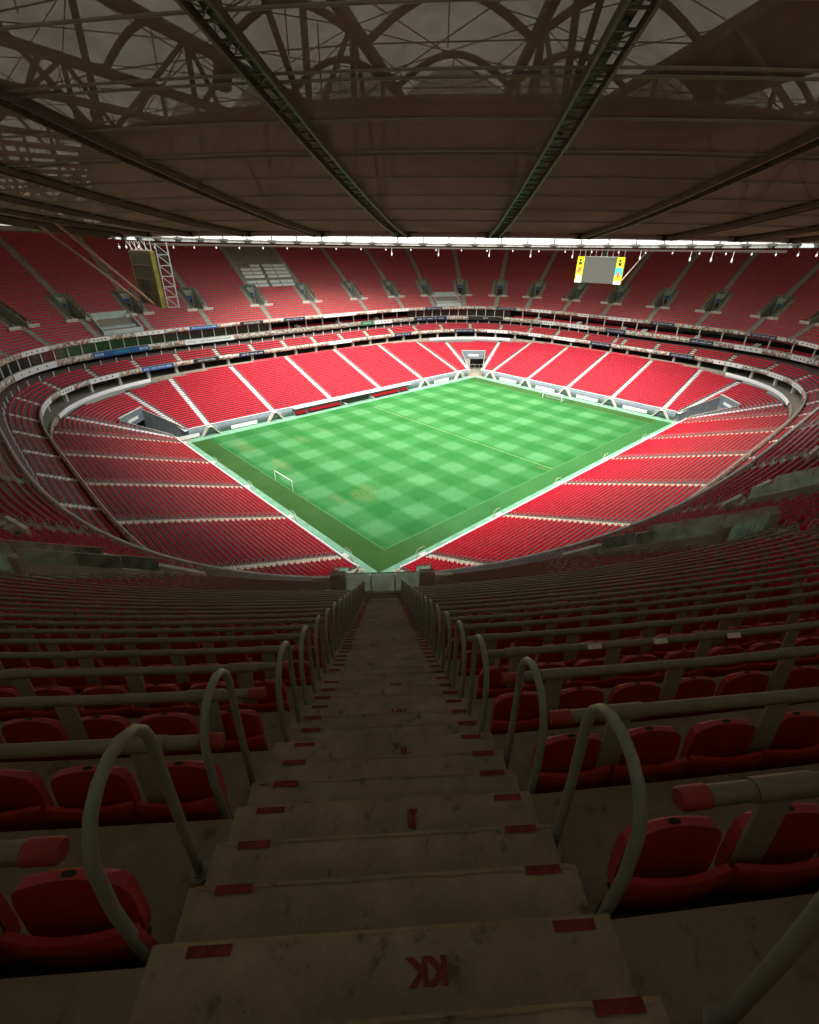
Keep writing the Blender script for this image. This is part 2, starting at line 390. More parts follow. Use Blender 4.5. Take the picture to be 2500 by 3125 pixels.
def sweep(ring, prof, name, mat, parent=None, step=4, mask=None, smooth=False):
    """profile [(offset, z)...] swept round a ring; mask: bool per ring sample"""
    idx = np.arange(0, ring.M, step); n = len(idx); V = []
    for d, z in prof:
        p = ring.P(d)[idx]; V.append(np.column_stack([p, np.full(n, z)]))
    V = np.concatenate(V); F = []
    nx = np.roll(np.arange(n), -1)
    for j in range(len(prof)-1):
        q = np.column_stack([j*n+np.arange(n), j*n+nx, (j+1)*n+nx, (j+1)*n+np.arange(n)])
        if mask is not None: q = q[mask[idx]]
        F.append(q)
    return link(name, quads(name, V, np.concatenate(F), smooth), mat, parent)

# ================================================================== GROUND AND PITCH
def flat(name, x0, x1, y0, y1, z, mat, parent=None):
    b = MB(); b.add([(x0, y0, z), (x1, y0, z), (x1, y1, z), (x0, y1, z)], [(0, 1, 2, 3)]); return b.obj(name, mat, parent)
M_out = plain('outside_ground', (0.20, 0.19, 0.15), 0.9, var=0.2, scale=0.05)
tag(flat('ground', -1500, 1600, -1500, 1600, -0.30, M_out), kind='structure')
M_ring = plain('pale_synthetic_turf', (0.16, 0.35, 0.21), 0.9, var=0.22, scale=0.5, bump=0.2)
b = MB(); b.box(-12, 117, -12, 80, -0.2, 0.0)
tag(b.obj('run_off_turf', M_ring), kind='structure')
pitch = tag(flat('pitch', -5.0, 110.3, -4.6, 73.6, 0.006, M_turf), kind='structure')
M_line = plain('faded_line_paint', (0.085, 0.21, 0.075), 0.9, var=0.3, scale=0.7)
M_line2 = plain('bright_line_paint', (0.19, 0.29, 0.09), 0.9, var=0.3, scale=0.7)
b = MB(); b2 = MB(); z = 0.011
def ln(bb, x0, y0, x1, y1, wd=0.14):
    d = Vector((x1-x0, y1-y0)).normalized(); nrm = Vector((-d.y, d.x))*wd/2
    bb.add([(x0-nrm.x, y0-nrm.y, z), (x1-nrm.x, y1-nrm.y, z), (x1+nrm.x, y1+nrm.y, z), (x0+nrm.x, y0+nrm.y, z)], [(0, 1, 2, 3)])
ln(b, 0, 0.08, 0, 67.92); ln(b, 105, 0.08, 105, 67.92); ln(b, -0.07, 0, 105.07, 0); ln(b, -0.07, 68, 105.07, 68)
ln(b2, 52.5, 0.08, 52.5, 67.9, 0.20); ln(b, 88.5, 13.9, 88.5, 54.1, 0.3)
for cx_, cy_, a0 in ((0, 0, 0), (105, 0, 90), (105, 68, 180), (0, 68, 270)):
    for i in range(8):
        p = [(cx_+math.cos(R_(a0+a))*1.0, cy_+math.sin(R_(a0+a))*1.0) for a in (4+i*10.3, 4+(i+1)*10.3)]
        ln(b, *p[0], *p[1], 0.1)
b.obj('pitch_lines', M_line, pitch); b2.obj('halfway_line', M_line2, pitch)

# goals
def goal(x, sgn, label, net):
    g = empty('football_goal', (x, 34, 0.01)); tag(g, label, 'goal', 'football goals')
    f = MB(); y = 3.66+0.06
    f.tube([(0, -y, 0), (0, -y, 2.40), (0, -y+0.03, 2.46), (0, y-0.03, 2.46), (0, y, 2.40), (0, y, 0)], 0.085, 8)
    f.obj('goal_frame', M_white, g)
    s = MB()
    for q in (-y, y):
        if net: s.tube([(0, q, 2.44), (sgn*1.3, q, 2.25), (sgn*2.0, q, 0)], 0.035, 6)
    if net:
        s.tube([(sgn*2.0, -y, 0.03), (sgn*2.0, y, 0.03)], 0.03, 6)
        s.obj('net_support', M_white, g)
        n = MB()
        for i in range(37):
            q = -y+2*y*i/36; n.tube([(0, q, 2.42), (sgn*1.3, q, 2.2), (sgn*2.0, q, 0.05)], 0.012, 4, False)
        for hx, hz in [(0.5, 2.35), (1.0, 2.27), (1.4, 1.9), (1.6, 1.4), (1.75, 0.9), (1.9, 0.45)]:
            n.tube([(sgn*hx, -y, hz), (sgn*hx, y, hz)], 0.012, 4, False)
        n.obj('net', M_net, g)
goal(0, -1, 'bare white goal frame on the near left goal line', False)
goal(105, 1, 'white goal with net at the far end below the stand wall', True)

# ================================================================== LOWER STAND
LR, LSL = 0.9, 0.347            # row depth and slope
NLOW = 34
low_aisles = []                 # (foot xy, outward dir, label)
for x in (-51, -31.2, -10.4, 10.4, 31.2, 51):
    low_aisles += [((CX+x, CY+42.7), (0, 1)), ((CX+x, CY-42.7), (0, -1))]
for y in (-34, -17, 0, 17, 34):
    low_aisles += [((CX+61.3, CY+y), (1, 0)), ((CX-61.3, CY+y), (-1, 0))]
corner = []
for sx_ in (1, -1):
    for sy_ in (1, -1):
        c = (CX+sx_*54.8, CY+sy_*36.2); corner.append((c, (sx_, sy_)))
        for an in (22, 70):
            d = (sx_*math.cos(R_(an)), sy_*math.sin(R_(an)))
            low_aisles.append(((c[0]+d[0]*6.5, c[1]+d[1]*6.5), d))
def canyon(P, d, extra=0.0):
    """points inside the entrance cuttings at the four corners"""
    m = np.zeros(len(P), bool)
    for c, (sx_, sy_) in corner:
        an = math.atan2(sy_*math.sin(R_(46)), sx_*math.cos(R_(46))); D = np.array([math.cos(an), math.sin(an)]); L = np.array([-D[1], D[0]])
        q = P-np.array(c); rad = np.linalg.norm(q, axis=1)
        m |= (np.abs(q@L) < 2.9+0.17*d+extra) & (q@D > 0) & (d < 12.0+extra)
    return m
lower = tag(empty('lower_stand', (CX, CY, 0)), 'lower bowl of bright red seats running right round the green pitch', 'stand')
def to_parent(o, par): o.parent = par; o.matrix_parent_inverse = Matrix.Translation(Vector(par.location)).inverted(); return o
def lat_mask(P, aisles, w):
    m = np.zeros(len(P), bool)
    for f, d in aisles:
        q = P-np.array(f); m |= (np.abs(q[:, 0]*(-d[1])+q[:, 1]*d[0]) < w) & (q[:, 0]*d[0]+q[:, 1]*d[1] > -1.5)
    return m
idx = np.arange(0, LOW.M, 4); n = len(idx); nx = np.roll(np.arange(n), -1)
V = []; F = []; base = 0
for k in range(NLOW):
    d0, d1 = LR*k, LR*(k+1); z0 = 2.5+LSL*LR*k; z1 = z0+LSL*LR
    A = LOW.P(d0)[idx]; B = LOW.P(d1)[idx]
    ok = inside_back(B, 1.1) & ~canyon(A, d0) & ~canyon(B, d0)
    ok &= ok[nx]
    V += [np.column_stack([A, np.full(n, z0)]), np.column_stack([B, np.full(n, z0)]), np.column_stack([B, np.full(n, z1)])]
    i = np.arange(n)
    F += [np.column_stack([base+i, base+nx, base+n+nx, base+n+i])[ok], np.column_stack([base+n+i, base+n+nx, base+2*n+nx, base+2*n+i])[ok]]
    base += 3*n
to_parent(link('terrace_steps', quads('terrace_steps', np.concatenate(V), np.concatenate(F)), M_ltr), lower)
# pitch wall with white coping
cm = ~canyon(LOW.P0, 0.0)
wm = cm & np.roll(cm, -2) & np.roll(cm, 2)
to_parent(sweep(LOW, [(0.30, 0.0), (0.0, 0.0), (0.0, 2.75), (0.30, 2.75), (0.30, 2.4)], 'pitch_wall', M_wall, None, 2, wm), lower)
to_parent(sweep(LOW, [(-0.05, 2.76), (-0.05, 2.86), (0.22, 2.86), (0.22, 2.76)], 'wall_coping', M_white, None, 2, wm), lower)
# back parapet
_an = np.degrees(np.arctan2(np.abs(BACK.P0[:, 1]-CY), np.abs(BACK.P0[:, 0]-CX)))
to_parent(sweep(BACK, [(-0.25, 11.3), (-0.25, 12.2), (0.1, 12.2), (0.1, 11.2)], 'back_parapet', M_white, None, 2, (_an > 27) & (_an < 49)), lower)
to_parent(sweep(BACK, [(0.15, 10.9), (0.15, 12.2), (0.3, 12.2), (0.3, 11.2)], 'back_kerb', M_terr, None, 2, ~((_an > 27) & (_an < 49))), lower)
# aisles: pale stairs with half steps
for f, d in low_aisles:
    b = MB()
    D = np.array(d); L = np.array([-D[1], D[0]])
    for k in range(NLOW):
        o0 = LR*k; p = np.array(f)+D*(o0+LR)
        if not inside_back(p[None], 0.4)[0]: break
        zz = 2.5+LSL*LR*k
        for (oa, h) in ((0.0, 0.012), (0.45, 0.16)):
            a = np.array(f)+D*(o0+oa); c = np.array(f)+D*(o0+LR-0.003); wd = 0.62
            P = [(*(a-L*wd), zz-0.02), (*(c-L*wd), zz-0.02), (*(c+L*wd), zz-0.02), (*(a+L*wd), zz-0.02)]
            b.hexa(P+[(q[0], q[1], zz+h) for q in P])
    to_parent(b.obj('aisle_stairs', M_white if d[0] > 0.1 or d[1] > 0.1 else M_yst), lower)
# corner entrances
for ci, (c, (sx_, sy_)) in enumerate(corner):
    an = math.atan2(sy_*math.sin(R_(46)), sx_*math.cos(R_(46)))
    e = empty('corner_tunnel', (c[0], c[1], 0), an)
    tag(e, ['far right corner tunnel with dark opening and white sign', 'near right corner tunnel seen side on below the right stand', 'left corner tunnel cut into the red lower bowl',
            'near corner tunnel between the two white rimmed stand ends'][ci] if False else
        {(1, 1): 'far corner entrance tunnel with dark doorway under the red seats', (1, -1): 'right corner entrance tunnel with white lamp panel in grey cutting',
         (-1, 1): 'left corner entrance tunnel between grey walls at the turf corner', (-1, -1): 'near corner entrance gap between two white rimmed stand ends'}[(sx_, sy_)], 'tunnel', 'corner entrance tunnels')
    r0 = 6.3
    for sg in (1, -1):
        wl = MB(); cp = MB(); G = []
        for j in range(14):
            dd = -0.25+12.4*j/13; xx = r0+dd; hw = 2.9+0.17*max(dd, 0)
            if j == 0: hw += 0.5
            zt = 2.9+LSL*max(dd, 0)+0.25*min(1, dd/2)
            G.append((xx, sg*hw, zt))
        wl.grid([[(x, y, 0) for x, y, zz in G], [(x, y, zz) for x, y, zz in G]], False)
        for j in range(13):
            cp.bar(G[j], G[j+1], 0.24, 0.12)
        wl.obj('side_wall', M_wall, e); cp.obj('wall_coping', M_conc, e)
    x1 = r0+12.0; hd = MB(); hd.box(x1, x1+0.4, -5.2, 5.2, 4.6, 7.9); hd.obj('lintel', M_wall, e)
    hd = MB(); hd.box(x1-0.06, x1+0.46, -5.2, 5.2, 7.92, 8.06); hd.obj('lintel_coping', M_lite, e)
    s = MB(); s.box(x1-0.12, x1-0.03, -2.2, 2.2, 5.7, 6.5); s.obj('sign_panel', M_white, e)
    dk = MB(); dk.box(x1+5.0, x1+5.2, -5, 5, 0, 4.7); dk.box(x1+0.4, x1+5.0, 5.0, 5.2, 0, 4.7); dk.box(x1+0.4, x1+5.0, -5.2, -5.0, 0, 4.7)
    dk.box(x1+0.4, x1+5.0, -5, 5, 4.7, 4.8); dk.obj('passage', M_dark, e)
    pn = MB(); pn.box(x1+0.1, x1+0.3, 1.2, 5.1, 0, 4.58); pn.obj('block_wall', plain('block_wall_paint', (0.36, 0.30, 0.25), 0.8, var=0.2, scale=1), e)
    gt = MB()
    for yy in (-4.9, -2.9, -0.9, 1.1): gt.bar((x1-0.3, yy, 0), (x1-0.3, yy, 2.3), 0.09)
    gt.bar((x1-0.3, -4.9, 2.3), (x1-0.3, 1.1, 2.3), 0.09); gt.obj('gate', M_post, e)
    fl = MB(); fl.box(r0-1.0, x1+5, -4.6, 4.6, 0.01, 0.03); fl.obj('tunnel_floor', M_terr, e)

# pitch access stairs at the foot of each aisle
st = empty('pitch_stairs', (0, 0, 0)); m = MB(); m.box(-1.1, 0.02, -0.7, 0.7, 2.37, 2.47)
k1 = m.obj('landing', M_lite, st); parts = [k1]
for sg in (1, -1):
    m = MB()
    for i in range(9):
        y0 = sg*(0.7+0.2*i); y1 = sg*(0.7+0.2*(i+1)); zt = 2.38-0.26*(i+1)
        m.box(-1.2, -0.1, min(y0, y1), max(y0, y1), zt-0.10, zt)
    m.bar((-1.22, sg*0.7, 2.35), (-1.22, sg*2.5, 0.0), 0.05, 0.22); m.bar((-0.08, sg*0.7, 2.35), (-0.08, sg*2.5, 0.0), 0.05, 0.22)
    parts.append(m.obj('stair_flight', M_lite, st))
    m = MB(); m.tube([(-1.22, 0, 3.4), (-1.22, sg*0.7, 3.4), (-1.22, sg*2.5, 1.0), (-1.22, sg*2.6, 0.0)], 0.03, 6); m.tube([(-1.22, sg*1.6, 1.2), (-1.22, sg*1.6, 2.15)], 0.025, 6)
    parts.append(m.obj('handrail', M_white, st))
kids(st, *parts)
side_names = {(0, 1): 'far left side', (1, 0): 'far right side', (0, -1): 'near right side', (-1, 0): 'near left side'}
first = True
feet = [(f, d) for f, d in low_aisles if d in side_names]
for sd_ in side_names:
    L_ = [q for q in feet if q[1] == sd_]; L_.sort(key=lambda q: px((q[0][0], q[0][1], 2))[0])
    nn = 0
    for f, d in L_:
        if sd_ == (0, 1) and abs(f[0]-CX) < 11: continue
        nn += 1
        o = st if first else copy_tree(st); first = False
        o.location = (f[0], f[1], 0); o.rotation_euler = (0, 0, math.atan2(d[1], d[0]))
        tag(o, 'white splayed pitch stairs, %s from the left along the %s wall' % (ordw(nn), side_names[sd_]), 'stairs', 'white stairs from the lower stand to the pitch')
# white boards leaning on the pitch wall
wb = MB(); wb.box(-0.34, -0.22, -4.0, 4.0, 0.25, 1.25); wbm = wb.mesh('pitch_board'); nn = 0
pos = [(CX+61.3, CY+y, 0) for y in (-25.5, -8.5, 8.5, 25.5)]+[(CX+x, CY+42.7, math.pi/2) for x in (-41, 41, -58)]
for q in sorted(pos, key=lambda q: px((q[0], q[1], 1))[0]):
    nn += 1; o = link('pitch_board', wbm, M_white, None, (q[0], q[1], 0), q[2])
    tag(o, 'long low white board against the far pitch wall, %s from the left' % ordw(nn), 'board', 'white boards on the far wall')
# dugouts
for gi, (x0, x1, lab) in enumerate(((28.3, 32.0, 'short'), (33.0, 45.2, 'long'), (58.6, 70.6, 'long'), (71.6, 75.0, 'short'))):
    e = empty('team_bench', ((x0+x1)/2, 76.05, 0)); hw = (x1-x0)/2
    tag(e, ['short red bench at the left end of the dugout', 'long row of red dugout seats left of the dark tunnel', 'long row of red dugout seats right of the dark tunnel', 'short red bench at the right end of the dugout'][gi], 'bench', 'red dugout benches')
    m = MB(); m.box(-hw, hw, -0.5, 0.6, 0.01, 0.25); m.obj('plinth', M_dark, e)
    m = MB(); ns = int(2*hw/0.6)
    for i in range(ns):
        xx = -hw+0.05+i*2*hw/ns; m.box(xx, xx+0.5, -0.35, 0.15, 0.55, 0.63); m.box(xx, xx+0.5, 0.13, 0.2, 0.6, 1.35)
    m.obj('seats', M_seat, e)
dug = empty('dugout_canopy', (51.6, 76.2, 0)); tag(dug, 'long white canopy edge over the red dugout benches', 'canopy')
m = MB(); m.box(-24.2, 24.2, -1.35, 0.6, 2.42, 2.70); m.obj('canopy_slab', M_white, dug)
m = MB(); m.box(-24, -5.6, 0.40, 0.5, 0, 2.4); m.obj('rear_panel', M_wall, dug); m = MB(); m.box(5.9, 24, 0.40, 0.5, 0, 2.4); m.obj('rear_panel', M_wall, dug)
m = MB(); m.box(-5.5, 5.7, 0.38, 0.48, 0, 2.4); m.obj('tunnel_mouth', M_dark, dug)
m = MB(); m.bar((-5.6, -0.4, 0.9), (-5.6, -2.8, 0.9), 0.12); m.bar((5.8, -0.4, 0.9), (5.8, -2.8, 0.9), 0.12); m.obj('barrier_arm', M_white, dug)

# ================================================================== MIDDLE TIERS
middle = tag(empty('middle_stand', (CX, CY, 0)), 'middle tier of dark red seats and box balconies ringed by printed fascia bands', 'stand')
def part(o, par=middle): return to_parent(o, par)
part(sweep(BACK, [(0.3, 11.3), (17, 11.3)], 'concourse_floor', M_terr, None, 4))
part(sweep(MID1, [(13, 11.3), (13, 14.2)], 'concourse_wall', M_conc, None, 4))
part(sweep(MID1, [(12, 13.7), (0.05, 13.7)], 'concourse_ceiling', M_conc, None, 4))
part(sweep(MID1, [(0.3, 13.72), (0.0, 13.72), (0.0, 14.98), (0.3, 14.98), (0.3, 14.1)], 'fascia', M_graph, None, 2))
part(sweep(MID1, [(-0.03, 14.99), (-0.03, 15.08), (0.24, 15.08), (0.24, 14.99)], 'fascia_cap', M_terr, None, 2))
NM, MR, MH = 5, 0.92, 0.50
prof = []
for k in range(NM): prof += [(0.3+MR*k, 14.1+MH*k), (0.3+MR*(k+1), 14.1+MH*k)]
prof += [(0.3+MR*NM, 14.1+MH*NM), (14, 14.1+MH*NM)]
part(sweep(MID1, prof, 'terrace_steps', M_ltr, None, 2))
part(sweep(MID1, [(12.0, 16.0), (12.0, 18.6)], 'rear_wall', M_dglass, None, 4))
part(sweep(MID2, [(9, 17.9), (0.05, 17.9)], 'box_slab_soffit', M_conc, None, 4))
part(sweep(MID2, [(0.3, 17.92), (0.0, 17.92), (0.0, 19.46), (0.3, 19.46), (0.3, 18.6)], 'box_fascia', M_graph, None, 2))
part(sweep(MID2, [(-0.03, 19.47), (-0.03, 19.60), (0.28, 19.60), (0.28, 19.47)], 'box_fascia_cap', M_conc, None, 2))
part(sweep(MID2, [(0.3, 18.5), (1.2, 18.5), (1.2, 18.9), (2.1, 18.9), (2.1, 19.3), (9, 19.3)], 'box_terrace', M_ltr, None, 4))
part(sweep(MID2, [(7.5, 18.6), (7.5, 23.2)], 'box_rear_wall', M_dglass, None, 4))
part(sweep(UP, [(10, 22.5), (0.05, 22.5)], 'upper_soffit', M_conc, None, 8))
# dark glazed boxes on part of the ring, seats elsewhere
glz = ((UP.th > R_(84)) & (UP.th < R_(178))) | ((UP.th > R_(27)) & (UP.th < R_(57)))
th2 = MID2.th; glz2 = ((th2 > R_(97)) & (th2 < R_(178))) | ((th2 > R_(28)) & (th2 < R_(54)))
part(sweep(MID2, [(0.6, 19.3), (0.6, 22.5)], 'box_glazing', M_dglass, None, 4, glz2))
def posts(ring, off, z0, z1, spacing, wd, name, mat, mask=None):
    stp = int(spacing/(ring.tot/ring.M)); P = ring.P(off); n_ = 0
    for i in range(0, ring.M-stp//2, stp):
        if mask is not None and not mask[i]: continue
        if not in_view(np.array([[P[i, 0], P[i, 1], z0]]), 1.4)[0]: continue
        if not in_view(np.array([[P[i, 0], P[i, 1], z0]]), 1.08)[0] or n_ > 98: continue
        n_ += 1; b = MB(); b.bar((0, 0, z0), (0, 0, z1), wd); o = b.obj(name, mat, None, (P[i, 0], P[i, 1], 0)); o.rotation_euler = (0, 0, math.atan2(ring.N[i, 1], ring.N[i, 0])); part(o)
posts(MID2, 0.5, 19.3, 22.5, 4.1, 0.22, 'box_mullion', M_white, glz2)
posts(MID2, 0.5, 19.3, 22.5, 7.5, 0.32, 'box_column', M_lite, ~glz2)
posts(MID1, 5.3, 16.6, 17.9, 4.3, 0.16, 'rear_mullion', M_white)
posts(MID1, 1.6, 11.3, 13.72, 8.6, 0.75, 'concourse_column', M_lite)
bt = MB()
for i in range(0, 2400, 74):      # pale partitions between groups of box seats
    if glz2[i]: continue
    P = MID2.P(0.35)[i]; N = MID2.N[i]; T = np.array([-N[1], N[0]])
    q = [P-T*0.9, P+N*2.4-T*0.9, P+N*2.4+T*0.9, P+T*0.9]
    if in_view(np.array([[*P, 19.5]]), 1.1)[0]:
        bt = MB(); bt.hexa([(*p, 18.5) for p in q]+[(q[0][0], q[0][1], 19.5), (q[1][0], q[1][1], 20.3), (q[2][0], q[2][1], 20.3), (q[3][0], q[3][1], 19.5)]); part(bt.obj('box_stair_block', M_lite))
# aisles of the middle tier
mid_aisles = []
b = MB()
for i in range(0, MID1.M, 106):
    P = MID1.P(0.3)[i]; N = MID1.N[i]; T = np.array([-N[1], N[0]]); mid_aisles.append((tuple(P), tuple(N)))
    if not in_view(np.array([[*P, 15]]), 1.3)[0]: continue
    b = MB()
    for k in range(NM):
        for oa, h in ((0.0, 0.012), (0.46, 0.25)):
            a = P+N*(MR*k+oa); c = P+N*(MR*(k+1)-0.004); zz = 14.1+MH*k
            q = [a-T*0.6, c-T*0.6, c+T*0.6, a+T*0.6]; b.hexa([(*p, zz-0.02) for p in q]+[(*p, zz+h) for p in q])
    part(b.obj('aisle_stairs', M_lite))

# ================================================================== UPPER STAND
U0, UZ, UR, UH, NUP = 0.31, 23.27, 0.80, 0.5625, 46
def uoff(k): return U0+UR*k
def uz(k): return UZ+UH*k
QS = [9.1, 26.2, 42.7, 56.2, 69.8, 83.8, 99.2, 117.5, 139.2]
arc = np.arange(UP.M)*UP.tot/UP.M
up_aisles = []                 # (foot, dir, key)
for s in QS:
    for qd in range(4):
        ss = {0: s, 1: UP.tot/2-s, 2: UP.tot/2+s, 3: UP.tot-s}[qd]
        i = int(round(ss/UP.tot*UP.M)) % UP.M
        if s == 69.8 and qd == 2:
            az = R_(50.75); f = CAM[:2]+29.9*np.array([math.cos(az), math.sin(az)])+0.01*np.array([-math.sin(az), math.cos(az)])
            up_aisles.append((tuple(f), (-math.cos(az), -math.sin(az)), (s, qd)))
        else: up_aisles.append((tuple(UP.P0[i]), tuple(UP.N[i]), (s, qd)))
NEAR = [a for a in up_aisles if a[2] == (69.8, 2)][0]
VK0, VK1 = 8, 17               # rows taken up by the entrance portals
upper = tag(empty('upper_stand', (CX, CY, 0)), 'steep upper tier of dark red seats under the roof all round the stadium', 'stand')
idx = np.arange(0, UP.M, 8); n = len(idx); nx = np.roll(np.arange(n), -1); V = []; F = []; base = 0; i = np.arange(n)
vl = [(a[0], a[1]) for a in up_aisles]
def vmask(P, w):
    m = np.zeros(len(P), bool)
    for f, d in vl:
        q = P-np.array(f); m |= (np.abs(q[:, 0]*(-d[1])+q[:, 1]*d[0]) < w) & (q[:, 0]*d[0]+q[:, 1]*d[1] > -3)
    return m
for k in range(NUP):
    A = UP.P(uoff(k))[idx]; B = UP.P(uoff(k+1))[idx]; z0, z1 = uz(k), uz(k+1)
    V += [np.column_stack([A, np.full(n, z0)]), np.column_stack([B, np.full(n, z0)]), np.column_stack([B, np.full(n, z1)])]
    ok = np.ones(n, bool)
    if VK0 <= k < VK1: ok = ~vmask(A, 1.75); ok &= ok[nx]
    F += [np.column_stack([base+i, base+nx, base+n+nx, base+n+i])[ok], np.column_stack([base+n+i, base+n+nx, base+2*n+nx, base+2*n+i])[ok]]
    base += 3*n
part(link('terrace_steps', quads('terrace_steps', np.concatenate(V), np.concatenate(F)), M_terr), upper)
part(sweep(UP, [(0.31, 22.52), (0.0, 22.52), (0.0, 23.62), (0.31, 23.62), (0.31, 23.27)], 'fascia', M_graph, None, 4), upper)
part(sweep(UP, [(-0.03, 23.63), (-0.03, 23.74), (0.30, 23.74), (0.30, 23.63)], 'fascia_cap', M_conc, None, 4), upper)
part(sweep(UP, [(uoff(NUP), uz(NUP)-1), (uoff(NUP), uz(NUP)+1.2), (uoff(NUP)+0.3, uz(NUP)+1.2), (uoff(NUP)+0.3, 20), ], 'back_wall', M_conc, None, 8), upper)
# aisle stairs: two extra treads on each row
def aisle_steps(a, k0, k1, b, w0=0.83, w1=0.80):
    f = np.array(a[0]); D = np.array(a[1]); L = np.array([-D[1], D[0]])
    for k in range(k0, k1):
        if VK0 <= k < VK1: continue
        wd = w0
        for (oa, h0, h) in ((0.0, -0.03, 0.006), (0.267, 0.0, 0.1875), (0.533, 0.0, 0.375)):
            p = f+D*(uoff(k)+oa+(0.0 if oa else -0.012)); c = f+D*(uoff(k+1)+0.05); zz = uz(k)
            q = [p-L*wd, c-L*wd, c+L*wd, p+L*wd]
            b.hexa([(*r, zz+h0) for r in q]+[(*r, zz+h) for r in q])
b = MB()
for a in up_aisles:
    if a is NEAR: continue
    f = np.array(a[0])
    if in_view(np.array([[*(f+np.array(a[1])*8), 30]]), 1.25)[0]:
        for ka, kb in ((0, VK0), (VK1, NUP-1)):
            b = MB(); aisle_steps(a, ka, kb, b); part(b.obj('aisle_stairs', M_conc), upper)
for ka, kb in ((0, VK0), (VK1, 39)):
    b = MB(); aisle_steps(NEAR, ka, kb, b); part(b.obj('aisle_stairs', M_step), upper)
# red nosing strips and stencilled row letters of the near stair
nf = np.array(NEAR[0]); nD = np.array(NEAR[1]); nL = np.array([-nD[1], nD[0]])      # nL points to the right of the picture? resolved below
strips = []
for k in range(17, 38):
    for j, oa in enumerate((0.0, 0.267, 0.533)):
        for l0, l1 in ((-0.70, -0.545), (0.60, 0.755)):
            if rng.random() < 0.04: continue
            jt = rng.uniform(-0.02, 0.02); e0 = uoff(k)+oa
            p = [nf+nD*e0+nL*(l0+jt), nf+nD*(e0+0.035)+nL*(l0+jt), nf+nD*(e0+0.035)+nL*(l1+jt), nf+nD*e0+nL*(l1+jt)]
            strips.append([(*q, uz(k)+0.1875*j+0.009) for q in p])
strips.reverse()
for P4 in strips[:98]:
    b = MB(); b.add(P4, [(3, 2, 1, 0)]); part(b.obj('nosing_strip', M_redp), upper)
b = MB()
for P4 in strips[98:]: b.add(P4, [(3, 2, 1, 0)])
if strips[98:]: tag(part(b.obj('far_nosing_strips', M_redp), upper), kind='stuff')
M_edge = concrete('worn_step_edge', (0.42, 0.37, 0.25), 0.6)
b = MB()
for k in range(17, 38):
    for j, oa in enumerate((0.0, 0.267, 0.533)):
        zz = uz(k)+0.1875*j+0.0078; e0 = uoff(k)+oa-(0.012 if j == 0 else 0.0)
        ns = 14
        for q_ in range(ns):
            l0 = -0.80+1.6*q_/ns; l1 = l0+1.6/ns; w0 = 0.010+0.008*rng.random()
            p = [nf+nD*e0+nL*l0, nf+nD*(e0+w0)+nL*l0, nf+nD*(e0+w0)+nL*l1, nf+nD*e0+nL*l1]
            b.add([(*q, zz) for q in p], [(3, 2, 1, 0)])
tag(part(b.obj('worn_step_edges', M_edge), upper), kind='stuff')
def row_name(k):
    return chr(65+k) if k < 26 else chr(65+k-26)*2
for k in range(24, 38):
    t = text_mesh(row_name(k), 0.100, 0.001, 0.005); o = link('row_letters', t, M_redp)
    p = nf+nD*(uoff(k)+0.11)-nL*(-0.14)
    Mx = Matrix(((-nL[0], nD[0], 0, p[0]), (-nL[1], nD[1], 0, p[1]), (0, 0, 1, uz(k)+0.010), (0, 0, 0, 1)))
    o.matrix_world = Mx; o.parent = upper; o.matrix_parent_inverse = Matrix.Translation(Vector(upper.location)).inverted()

